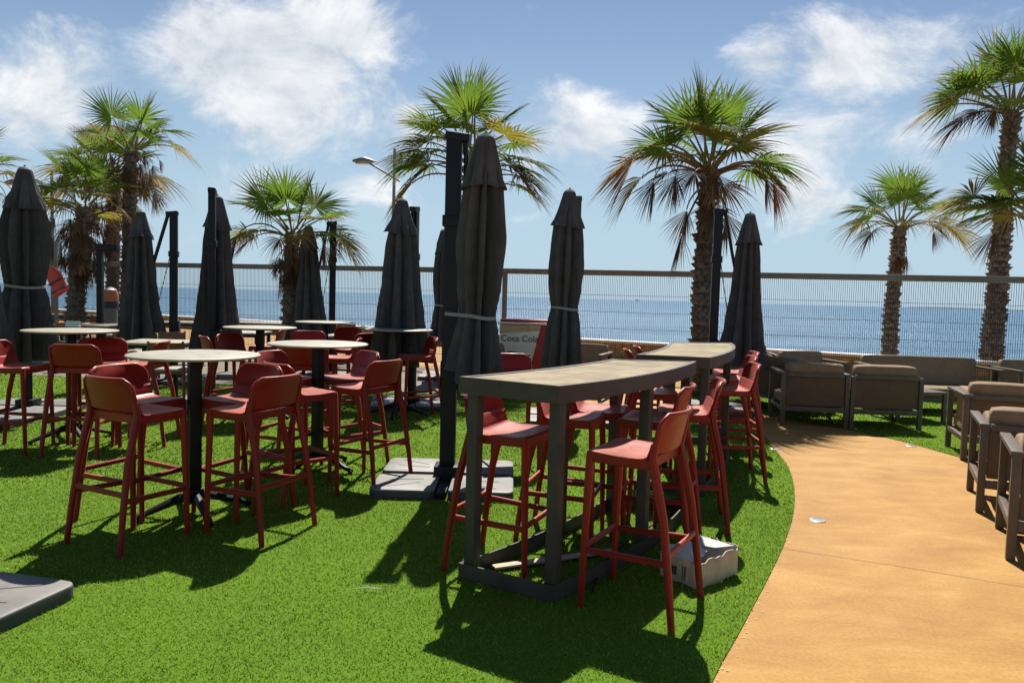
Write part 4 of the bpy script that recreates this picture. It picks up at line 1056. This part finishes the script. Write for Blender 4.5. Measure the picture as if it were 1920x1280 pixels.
umbrella('umbrella base of pale slabs at the lower left corner, its canopy out of view', Vector((-2.69, 3.09, 0)), Vector((-3.2, 3.0, 0)), mast_h=2.75, top=2.75, bottom=.8, seed=33, wide=.9, slab_rz=rad(-14), hem=.06)

# ------------------------------------------------------------------ lounge furniture
def cushion(name, c, size, parent, mtx=None, bev=.05):
    """soft foam block: rounded edges, slightly crowned faces, small dents"""
    bm = bmesh.new(); bmesh.ops.create_cube(bm, size=2.0); bmesh.ops.subdivide_edges(bm, edges=bm.edges[:], cuts=9, use_grid_fill=True)
    T = Matrix.Translation(c) @ (mtx.to_4x4() if mtx is not None else Matrix.Identity(4)); sd_ = random.random() * 50
    h = Vector(size) / 2; rr_ = min(.034, min(size) * .3)
    for v in bm.verts:
        p = v.co.copy(); q = Vector([max(-h[i] + rr_, min(h[i] - rr_, p[i] * h[i])) for i in range(3)])
        d = Vector([p[i] * h[i] for i in range(3)]) - q
        if d.length > 1e-6: q = q + d.normalized() * rr_
        crown = (1 - p.x**2) * (1 - p.y**2) + (1 - p.y**2) * (1 - p.z**2) + (1 - p.x**2) * (1 - p.z**2)
        q = q + d.normalized() * ((.006 * crown) + .004 * mnoise.noise(q * 6 + Vector((sd_, 0, 0)))) if d.length > 1e-6 else q
        v.co = T @ q
    me = bpy.data.meshes.new(name); bm.to_mesh(me); bm.free(); me.materials.append(M['cushion'])
    me.polygons.foreach_set('use_smooth', [True] * len(me.polygons))
    o = bpy.data.objects.new(name, me); COL.objects.link(o); o.parent = parent
    # welt seam round the front and back edges
    ax = min(range(3), key=lambda i: size[i]); u, w = [i for i in range(3) if i != ax]
    b = MB(); n = 28; pts = []
    for sgn in (-1, 1):
        pts = []
        for k in range(n + 1):
            a = 2 * math.pi * k / n; e = .22
            P = Vector((0, 0, 0)); P[u] = (abs(math.cos(a)) ** e) * math.copysign(1, math.cos(a)) * (h[u] - .008); P[w] = (abs(math.sin(a)) ** e) * math.copysign(1, math.sin(a)) * (h[w] - .008)
            P[ax] = sgn * (h[ax] - rr_ * .55); pts.append(T @ P)
        b.tube(pts, .0045, 5, cap=False)
    b.build('piping', M['cushion'], o, smooth=60)
    return o
def lounge(width, depth=.78, arms=True, seat=True, extra_cushion=0):
    """seat faces +y, back at -y; width along x; root at its middle on the ground"""
    root = empty('lounge_chair' if width < 1.2 else 'lounge_sofa'); w, d = width/2, depth/2; t = .05
    xs = [-w + t/2, w - t/2]; m = M['taupe']
    for x in xs:
        b = MB(); b.box((x, -d + t/2, .32), (t, t, .64), bev=.004); b.build('leg', m, root)
        hgt = .62 if arms else .30
        b = MB(); b.box((x, d - t/2, hgt/2), (t, t, hgt), bev=.004); b.build('leg', m, root)
        if arms:
            b = MB(); b.box((x, 0, .645), (.065, depth, .03), bev=.005); b.build('armrest', m, root)
        b = MB(); b.box((x, 0, .21), (t*.8, depth - 2*t, .05), bev=.004); b.build('side_rail', m, root)
    b = MB(); b.box((0, -d + t/2, .635), (width - (2*t if not arms else .13), t, .05), bev=.004); b.build('top_rail', m, root)
    for y in (-d + t/2, d - t/2):
        b = MB(); b.box((0, y, .21), (width - 2*t - .002, t*.9, .06), bev=.004); b.build('seat_rail', m, root)
    b = MB(); b.box((0, -d + t/2, .43), (width - 2*t - .01, .014, .35), bev=.003); b.build('back_panel', M['sling'], root)
    cushion('seat_cushion', (0, .06, .305), (width - 2*t - .02, depth - .16, .14), root)
    R = Matrix.Rotation(rad(7), 3, 'X')
    cushion('back_cushion', (0, -d + .135, .565), (width - 2*t - .02, .15, .42), root, R)
    if extra_cushion:
        for s in (-1, 1) if extra_cushion > 1 else (-1,):
            cushion('arm_cushion', (s*(w - .15), .05, .50), (.16, depth - .22, .36), root)
    return root
def put(o, pos, az, label, group='taupe lounge seats', cat='lounge chair'):
    o.location = (pos.x, pos.y, .004); o.rotation_euler = (0, 0, -rad(az)); tag(o, label, cat, group)
def from_rear(left, right, az, depth=.78):
    return (left + right) / 2 + azv(az) * depth / 2
lo = lounge(.80); lb = lounge(.86, arms=False)
pL, pR = G(1467, 797), G(1585, 803)
put(lo, from_rear(pL, pR, 8), 8, 'taupe lounge chair with back to camera, left of the adjoining pair by the path')
pL, pR = G(1597, 806), G(1722, 806)
put(lb, from_rear(pL, pR, 3), 3, 'taupe lounge chair with back to camera, right of the adjoining pair by the path')
ch = lounge(.9, extra_cushion=1)
def chair_from_left(rear_left, az, w=.9, d=.78):
    f = azv(az); r = Vector((f.y, -f.x, 0)); return rear_left + f*d/2 + r*w/2
put(ch, chair_from_left(G(1885, 1050), 29), 29, 'nearest taupe lounge chair at the right edge with open frame arm')
k = copy_tree(ch); put(k, chair_from_left(G(1829, 960), 27), 27, 'second taupe lounge chair from the camera at the right edge')
k = copy_tree(ch); put(k, chair_from_left(G(1801, 863), 20), 20, 'third taupe lounge chair at the right edge, farthest of that row')
k = copy_tree(lb); put(k, Vector((7.3, 9.6, 0)), 200, 'taupe lounge chair partly showing behind the right edge row')
sf = lounge(1.75)
put(sf, Vector((6.05, 10.75, 0)), 183, 'taupe sofa facing the camera behind the pair of lounge chairs', cat='sofa')
k = copy_tree(sf); put(k, Vector((8.0, 10.55, 0)), 186, 'taupe sofa facing the camera at the far right behind the chair row', cat='sofa')
k = copy_tree(lo); put(k, Vector((4.55, 11.25, 0)), 170, 'taupe lounge chair facing the camera between the pair and the wall')
k = copy_tree(sf); put(k, Vector((3.75, 10.75, 0)), 62, 'dark shaded taupe sofa beside the closed umbrella right of the palm', cat='sofa')
k = copy_tree(lo); put(k, Vector((4.05, 12.6, 0)), 185, 'farthest taupe lounge chair before the sea wall, top edge only')
k = copy_tree(lo); put(k, AT(925, 660, 11.0).xy.to_3d(), 150, 'pale framed lounge chair standing before the drinks cooler')
k = copy_tree(lo); put(k, AT(1092, 660, 11.6).xy.to_3d(), 200, 'lounge chair showing right of the tied umbrella by the cooler')
def low_table(pos, rz, label, w=.7):
    root = empty('coffee_table', (pos.x, pos.y, .004), rz)
    b = MB(); b.box((0, 0, .385), (w, w, .03), bev=.004); b.build('table_top', M['taupe'], root)
    for sx in (-1, 1):
        for sy in (-1, 1):
            b = MB(); b.box((sx*(w/2-.03), sy*(w/2-.03), .185), (.045, .045, .37), bev=.003); b.build('leg', M['taupe'], root)
    tag(root, label, 'coffee table')
low_table(Vector((5.35, 9.95, 0)), .1, 'low taupe coffee table behind the right one of the paired lounge chairs')

# ------------------------------------------------------------------ dining area at the far left
def make_dtable(w, d):
    root = empty('dining_table')
    b = MB(); b.box((0, 0, .735), (w, d, .03), bev=.004); b.build('table_top', M['cream_top'], root)
    for sx in (-1, 1):
        for sy in (-1, 1):
            b = MB(); b.box((sx*(w/2-.05), sy*(d/2-.05), .36), (.05, .05, .718), bev=.003); b.build('leg', M['black_metal'], root)
    b = MB(); b.box((0, 0, .695), (w-.12, d-.12, .045), bev=.003); b.build('under_frame', M['black_metal'], root)
    return root
def make_dchair():
    root = empty('dining_chair')
    b = MB(); b.box((0, .02, .45), (.44, .42, .035), bev=.012, seg=3); b.build('seat', M['cream_top'], root)
    b = MB(); b.box((0, .02, .415), (.43, .41, .03), bev=.004); b.build('seat_frame', M['wood'], root)
    for sx in (-1, 1):
        b = MB(); b.path_bar([(sx*.20, .2, 0), (sx*.195, .195, .41)], [(.03, .03), (.036, .036)]); b.build('leg', M['wood'], root)
        b = MB(); b.path_bar([(sx*.21, -.25, 0), (sx*.2, -.2, .43), (sx*.2, -.26, .82)], [(.03, .03), (.036, .036), (.03, .028)]); b.build('leg', M['wood'], root)
    b = MB(); b.box((0, -.245, .72), (.40, .022, .17), Matrix.Rotation(rad(8), 3, 'X'), bev=.008); b.build('backrest', M['wood'], root)
    return root
dt = make_dtable(.85, .85); dt2 = make_dtable(1.5, .8); dc = make_dchair()
def at_z(px, py, z): p = G(px, py, z); return Vector((p.x, p.y, .004))
def putd(o, p, rz, label, cat, group):
    o.location = (p.x, p.y, .004); o.rotation_euler = (0, 0, rad(rz)); tag(o, label, cat, group)
gd, gc = 'cream topped dining tables', 'brown wooden dining chairs'
putd(dt, at_z(299, 640, .75), 2, 'square cream dining table left behind the nearest round table', 'table', gd)
putd(copy_tree(dt), at_z(345, 603, .75), 5, 'square cream dining table between the two left umbrellas', 'table', gd)
putd(dt2, at_z(148, 590, .75), 4, 'long pale dining table in front of the stout palm', 'table', gd)
putd(copy_tree(dt), at_z(172, 608, .75), 8, 'square cream dining table behind the far left round table', 'table', gd)
putd(copy_tree(dt2), at_z(480, 604, .75), -4, 'long cream dining table in front of the short palm trunk', 'table', gd)
putd(copy_tree(dt), at_z(452, 622, .75), 3, 'square cream dining table behind the palm-side round table', 'table', gd)
putd(copy_tree(dt), at_z(622, 628, .75), 0, 'square cream dining table behind the farthest round table stools', 'table', gd)
dch = [(318, 692, .45, 15, 'brown wooden chair with cream seat beside the square dining table'), (306, 668, .45, 175, 'brown wooden chair behind the square dining table, back rail showing'),
       (212, 628, .45, 100, 'dark brown wooden chair left of the second left umbrella'), (118, 624, .45, -80, 'brown wooden chair at the left end of the long pale table'),
       (140, 640, .45, 10, 'brown wooden chair standing just behind the far left round table'), (175, 622, .45, 178, 'brown wooden chair behind the long pale dining table'),
       (372, 640, .45, 60, 'brown wooden chair under the umbrella with mast in front'), (505, 648, .45, 100, 'brown wooden chair below the palm-side round table pole'),
       (560, 636, .45, 190, 'brown wooden chair right of the palm-side round table'), (575, 622, .45, 20, 'brown wooden chair before the smallest umbrella'),
       (420, 630, .45, 0, 'brown wooden chair at the long table by the short palm'), (640, 640, .45, 170, 'brown wooden chair behind the farthest round table'), (255, 660, .45, -95, 'brown wooden chair left of the square dining table')]
for i, (px, py, z, rz, lab) in enumerate(dch):
    putd(dc if i == 0 else copy_tree(dc), at_z(px, py, z), rz, lab, 'chair', gc)
pm = empty('menu_stand', tuple(at_z(137, 614, .75)))
pm.location.z = .757
b = MB(); b.add([(-.12, -.05, 0), (.12, -.05, 0), (.12, 0, .11), (-.12, 0, .11), (-.12, .05, 0), (.12, .05, 0)], [(0, 1, 2, 3), (3, 2, 5, 4), (0, 3, 4), (1, 5, 2)]); b.build('card', M['coping'], pm, smooth=0)
b = MB(); b.box((0, 0, .003), (.26, .12, .006)); b.build('stand_base', M['black_metal'], pm); tag(pm, 'small cream card stand on the table behind the far left round top', 'menu stand')

# ------------------------------------------------------------------ drinks cooler with lettering
def cooler():
    p = AT(985, 640, 11.6); root = empty('drinks_cooler', (p.x, p.y, .003), rad(-8)); w, d, h = .74, .62, 1.09
    b = MB(); b.box((0, 0, h/2), (w, d, h), bev=.02); b.build('body', M['cola_red'], root)
    b = MB(); b.box((0, .01, h + .035), (w*.98, d*.96, .05), bev=.015); b.build('lid', M['cola_red'], root)
    b = MB(); b.box((-.02, -.02, h + .004), (w*1.02, d*1.02, .03), bev=.006); b.build('lid_seal', M['cola_white'], root)
    y = -d/2 - .004
    def plate(name, poly, yy, m):
        n = len(poly); b = MB(); b.add([(x, yy, z) for x, z in poly] + [(x, yy + .006, z) for x, z in poly], [tuple(range(n)), tuple(range(2*n-1, n-1, -1))] + [(i, n+i, n+(i+1) % n, (i+1) % n) for i in range(n)])
        return b.build(name, m, root, smooth=0)
    plate('front_panel', [(-.365, .24), (.08, .24), (.27, h - .03), (-.365, h - .03)], y, M['cola_white'])
    plate('rust_stain', [(-.36, h - .16), (.05, h - .12), (.25, h - .10), (.262, h - .04), (-.36, h - .035)], y - .003, M['cola_rust'])
    sp = MB(); sp.box((w/2 + .005, .03, h*.55), (.008, d*.78, h*.86), bev=.002); sp.build('side_panel', M['cola_white'], root)
    cu = bpy.data.curves.new('lettering', 'FONT'); cu.body = 'Coca Cola'; cu.size = .135; cu.align_x = 'CENTER'; cu.extrude = .002
    t = bpy.data.objects.new('tmp', cu); COL.objects.link(t); bpy.context.view_layer.update()
    me = bpy.data.meshes.new_from_object(t.evaluated_get(bpy.context.evaluated_depsgraph_get())); bpy.data.objects.remove(t)
    me.materials.clear(); me.materials.append(M['cola_text']); o = bpy.data.objects.new('lettering', me); COL.objects.link(o); o.parent = root
    o.location = (-.05, y - .006, h - .275); o.rotation_euler = (rad(90), 0, 0)
    tag(root, 'red and off-white rusty drinks cooler with dark lettering, left of the tied umbrella', 'cooler')
cooler()

# ------------------------------------------------------------------ torn carton
def carton():
    A, B, C, D = G(1233, 1082), G(1307, 1112), G(1386, 1080), G(1312, 1050)
    c = (A + B + C + D) / 4; root = empty('cardboard_box', (c.x, c.y, .01))
    f = (C - B).normalized(); rz = math.atan2(f.y, f.x); root.rotation_euler.z = rz
    L, Wd, H = .36, .25, .145; r = random.Random(4)
    def wall(p, q, name, hs, m, bulge, t=.005, lean=0):
        n = 12; p, q = Vector(p), Vector(q); nn = (q - p).normalized().cross(Vector((0, 0, 1))); b = MB(); rows = 6; fr = []
        for j in range(rows):
            for i in range(n + 1):
                u = i/n; v = j/(rows-1); hgt = hs[0] + (hs[1] - hs[0])*u
                k = nn * (bulge*math.sin(math.pi*v)*math.sin(math.pi*u) + lean*v + (r.gauss(0, .005) if 0 < i < n else 0)); e = Vector((0, 0, hgt*v + (r.gauss(0, .007) if j == rows-1 else 0)))
                fr.append(p.lerp(q, u) + k + e)
        off = len(fr); bk = [x - nn*t for x in fr]; fs = []; w = n + 1
        for j in range(rows-1):
            for i in range(n):
                a = j*w+i; fs += [(a, a+1, a+w+1, a+w), (off+a, off+a+w, off+a+w+1, off+a+1)]
        for i in range(n): a = (rows-1)*w+i; fs.append((a, a+1, off+a+1, off+a))
        b.add(fr + bk, fs); b.m = [0 if k % 2 == 0 else 1 for k in range(len(fs))]
        return b.build(name, [M['card'], M['card_in']], root, smooth=40)
    x, y = L/2, Wd/2
    wall((-x, -y, 0), (x, -y, 0), 'side', (.125, .155), M['card'], .012)
    wall((x, -y, 0), (x, y, 0), 'side', (.155, .15), M['card'], .006)
    wall((x, y, 0), (-x, y, 0), 'side', (.15, .14), M['card'], .01)
    e = wall((-x, y, 0), (-x, -y, 0), 'side', (.14, .125), M['card'], .008)
    b = MB(); b.box((0, 0, .004), (L-.012, Wd-.012, .006)); b.build('bottom', M['card_in'], root)
    def flap(pts, name):
        b = MB(); n = Vector((0, 0, .004)); b.add([Vector(p) for p in pts] + [Vector(p) + n for p in pts], [tuple(range(len(pts)-1, -1, -1)), tuple(range(len(pts), 2*len(pts)))] + [(i, (i+1) % len(pts), len(pts)+(i+1) % len(pts), len(pts)+i) for i in range(len(pts))])
        return b.build(name, M['card_in'], root, smooth=0)
    flap([(-x+.01, y-.01, .142), (x-.02, y-.008, .15), (x-.05, .02, .118), (.02, -.01, .10), (-.06, .0, .12)], 'flap')
    flap([(-x+.006, -y+.01, .127), (-x+.008, y-.02, .138), (-x+.09, .03, .175), (-x+.06, -.05, .14)], 'flap')
    flap([(x-.008, -y+.02, .153), (x-.008, y-.01, .15), (x-.10, y-.05, .128), (x-.08, -.03, .135)], 'flap')
    b = MB(); xx = -x - .012
    for k in range(3): b.box((xx, .015 + .018*k, .062), (.002, .012, .045))
    for k in range(7): b.box((xx, -.045, .03 + .011*k), (.002, .009, .007))
    b.box((xx, -.03, .062), (.002, .003, .085)); b.build('print', M['print'], e)
    tag(root, 'torn open cardboard box on the turf below the nearest red stool', 'box')
carton()

# ------------------------------------------------------------------ small things
for i, (px, py, lab) in enumerate(((1533, 975, 'round steel floor light in the path nearest the camera'), (1452, 841, 'round floor light in the path beside the turf curve'), (1708, 836, 'small floor light in the path below the lounge pair'))):
    p = G(px, py); root = empty('floor_light', (p.x, p.y, .001))
    b = MB(); b.lathe([(.055, 0), (.055, .004), (.048, .007), (.040, .007)], 28, cap=False); b.build('ring', M['steel_disc'], root)
    b = MB(); b.lathe([(.041, .001), (.041, .006), (.02, .0075)], 24); b.build('lens', M['glass'], root); tag(root, lab, 'floor light', 'floor lights set in the path')
def leaf_bit(px, py, s, m, name, label, cat, rz):
    p = G(px, py); b = MB(); b.add([(-s, 0, .002), (-s*.3, -s*.45, .014), (s*.6, -s*.3, .02), (s, .1*s, .004), (s*.4, s*.4, .02), (-s*.4, s*.4, .012),
                                    (-s, 0, .0), (-s*.3, -s*.45, .011), (s*.6, -s*.3, .017), (s, .1*s, .001), (s*.4, s*.4, .017), (-s*.4, s*.4, .009)], [(0, 1, 2, 3, 4, 5), (11, 10, 9, 8, 7, 6)])
    o = b.build(name, m, smooth=0); o.location = (p.x, p.y, .018); o.rotation_euler.z = rz; tag(o, label, cat)
leaf_bit(940, 1141, .026, M['dry_leaf'], 'dry_leaf', 'small curled brown leaf on the turf before the bar table', 'leaf', .5)
leaf_bit(1287, 752, .05, M['paper'], 'paper_scrap', 'pale scrap of paper on the path behind the bar stools', 'litter', 1.2)
for (px, py, l, rz, lab) in ((685, 1111, .045, .25, 'thin white straw lying on the turf left of the bar table'), (706, 1113, .025, .1, 'short pale straw end lying beside the longer white straw')):
    p = G(px, py); b = MB(); b.tube([(-l, 0, .025), (0, .004, .028), (l, 0, .025)], .0022, 6); o = b.build('straw', M['paper']); o.location = (p.x, p.y, 0); o.rotation_euler.z = rz; tag(o, lab, 'straw')
pa, pb = G(925, 1072), G(1150, 1040)
b = MB(); d = (pb - pa); L = d.length; b.box((0, 0, .028), (L, .055, .012), bev=.002); o = b.build('board_strip', M['plank']); o.location = (pa + pb)/2; o.rotation_euler.z = math.atan2(d.y, d.x)
tag(o, 'narrow weathered board lying on the turf inside the bar table frame', 'board')
pts = [G(1110, 1120), G(1125, 1078), G(1145, 1050), G(1190, 1012), G(1235, 985), G(1275, 962)]
b = MB(); b.tube([(p.x, p.y, .03) for p in map(lambda q: Vector((*q, 0)), catmull(pts, 5))], .006, 6); tag(b.build('power_cable', M['black_metal']), 'black cable lying under the foreground bar table', 'cable')

# street lamps on the promenade
def lamp(pole_px, top_py, head_px, head_py, Y, label, both=False):
    top = AT(pole_px, top_py, Y); base = Vector((top.x, Y, -1.1)); root = empty('street_lamp', base); h = top.z + 1.1
    b = MB(); b.tube([(0, 0, 0), (0, 0, h*.45), (0, 0, h)], [.085, .07, .05], 10); b.lathe([(.11, 0), (.11, .9), (.09, .95)], 12); b.build('pole', M['lamp_metal'], root)
    hd = AT(head_px, head_py, Y) - base; a0 = Vector((0, 0, hd.z - .55))
    b = MB(); b.tube([Vector((-hd.x*.18, 0, a0.z - .12)), a0, hd + Vector((.18, 0, -.02))], .035, 8); b.build('arm', M['lamp_metal'], root)
    b = MB(); b.tube([(0, 0, h - .25), (hd.x*.62, 0, hd.z - .10)], .012, 6); b.build('stay_wire', M['lamp_metal'], root)
    n = 12; vs = []
    for j in range(9):
        t = j/8; r = math.sin(math.pi*min(.97, max(.06, t)))**.6
        for k in range(n):
            a = 2*math.pi*k/n; vs.append((hd.x - .36 + .86*t, .19*r*math.cos(a)*(1 if t < .6 else 1 - (t-.6)), hd.z + .17*r*math.sin(a)*(1 if math.sin(a) > 0 else .5)*(1 if t < .5 else 1 - .9*(t-.5))))
    b = MB(); b.add(vs, [(i*n+k, i*n+(k+1) % n, (i+1)*n+(k+1) % n, (i+1)*n+k) for i in range(8) for k in range(n)] + [tuple(range(n-1, -1, -1)), tuple(range(8*n, 9*n))]); hdo = b.build('lamp_head', M['lamp_metal'], root, smooth=60)
    b = MB(); b.box((hd.x, 0, hd.z - .075), (.5, .22, .04), bev=.015); b.build('lens', M['lens'], hdo)
    tag(root, label, 'street lamp', 'street lamps on the promenade')
lamp(740, 279, 680, 303, 27, 'street lamp with long arm to the left between the short palm and big umbrella')
lamp(97, 321, 28, 343, 29, 'street lamp behind the far left umbrella, head half hidden')

# life vest hanging by the left umbrella
def vest():
    Y = 14.0; c = AT(101, 518, Y); root = empty('life_vest', (c.x, c.y, c.z - .33)); 
    w, h = .135, .52; n, m = 9, 12; fr = []; bk = []
    for j in range(m):
        v = j/(m-1)
        for i in range(n):
            u = -1 + 2*i/(n-1); ww = w*(1 - .45*max(0, v-.72)/.28)
            x = ww*u + .15*(1-v) ; z = h*v + .07*u*(1-v); th = .06*(1-u*u)**.5*(1 - .3*v) + .015 + .01*math.sin(v*14)
            fr.append((x, -th, z)); bk.append((x, th, z))
    fs = []; off = n*m
    for j in range(m-1):
        for i in range(n-1):
            a = j*n+i; fs += [(a, a+1, a+n+1, a+n), (off+a, off+a+n, off+a+n+1, off+a+1)]
    per = [i for i in range(n)] + [j*n+n-1 for j in range(1, m)] + [(m-1)*n+i for i in range(n-2, -1, -1)] + [j*n for j in range(m-2, 0, -1)]
    for k in range(len(per)): a, d = per[k], per[(k+1) % len(per)]; fs.append((a, off+a, off+d, d))
    b = MB(); b.add(fr + bk, fs); b.build('vest_body', M['vest'], root, smooth=60)
    for v in (.12, .42):
        b = MB(); x = .15*(1-v); b.box((x, 0, h*v), (w*2.03, .165, .03), Matrix.Rotation(rad(-22), 3, 'Y'), bev=.008); b.build('strap', M['bin_dark'], root)
    b = MB(); b.tube([(0, 0, h*.97), (-.02, 0, h*1.2), (-.03, 0, h*1.35)], .008, 6); b.build('hanging_loop', M['bin_dark'], root)
    root.rotation_euler = (0, rad(-8), 0)
    tag(root, 'orange red life vest with black straps hanging beside the far left umbrella', 'life vest')
    pole = empty('vest_post', (c.x - .045, c.y + .14, .003))
    b = MB(); b.box((0, 0, 1.15), (.05, .05, 2.3), bev=.005); b.build('upright', M['fence'], pole)
    b = MB(); b.box((0, -.03, c.z + .2), (.03, .16, .02), bev=.003); b.build('hook', M['fence'], pole); b = MB(); b.box((0, 0, .01), (.16, .16, .02), bev=.003); b.build('foot_plate', M['fence'], pole)
    tag(pole, 'slim grey post carrying the orange life vest', 'post')
vest()
def tall_post():
    p = AT(188, 560, 15.5); root = empty('light_post', (p.x, p.y, .003)); top = AT(188, 468, 15.5).z
    b = MB(); b.box((0, 0, top/2), (.11, .11, top), bev=.006); b.build('post', M['black_metal'], root)
    b = MB(); b.box((.16, 0, top + .04), (.46, .16, .16), bev=.02); b.build('floodlight', M['black_metal'], root)
    b = MB(); b.box((0, 0, .01), (.22, .22, .02), bev=.003); b.build('foot_plate', M['black_metal'], root)
    tag(root, 'black post with a flat dark floodlight beside the left palms', 'post')
tall_post()
def bin_():
    p = AT(207, 560, 16.0); root = empty('litter_bin', (p.x, p.y, .003)); root.scale = (.62, .62, .97); z1 = AT(207, 545, 16.0).z; z0 = AT(207, 562, 16.0).z
    b = MB(); b.lathe([(.20, .02), (.22, .06), (.22, z0 - .16), (.235, z0 - .15)], 20); b.build('post_body', M['fence'], root)
    b = MB(); b.lathe([(.245, z0 - .15), (.25, z0)], 20); b.build('dark_band', M['bin_dark'], root)
    b = MB(); b.lathe([(.25, z0 + .001), (.255, z0 + .02), (.25, z1 - .02), (.2, z1 + .06)], 20); b.build('orange_shell', M['bin_orange'], root)
    b = MB(); b.lathe([(.205, z1 + .058), (.15, z1 + .09), (.05, z1 + .12), (.01, z1 + .125)], 20); b.build('dome', M['bin_white'], root)
    tag(root, 'round orange and dark litter bin with white dome by the left palms', 'litter bin')
bin_()
def ship():
    p = AT(1195, 563.2, 5200); root = empty('ship', (p.x, p.y, -4.5))
    b = MB(); b.prism([(-11, -3), (9, -3), (13, 0), (9, 3), (-11, 3)], 0, 4); b.build('hull', M['hill'], root, smooth=0)
    b = MB(); b.box((-5, 0, 6.5), (7, 4, 5), bev=.2); b.build('deckhouse', M['coping'], root)
    b = MB(); b.tube([(-4, 0, 9), (-4, 0, 15)], .3, 6); b.build('ship_mast', M['hill'], root); tag(root, 'tiny ship on the horizon left of the tall palm', 'ship')
ship()
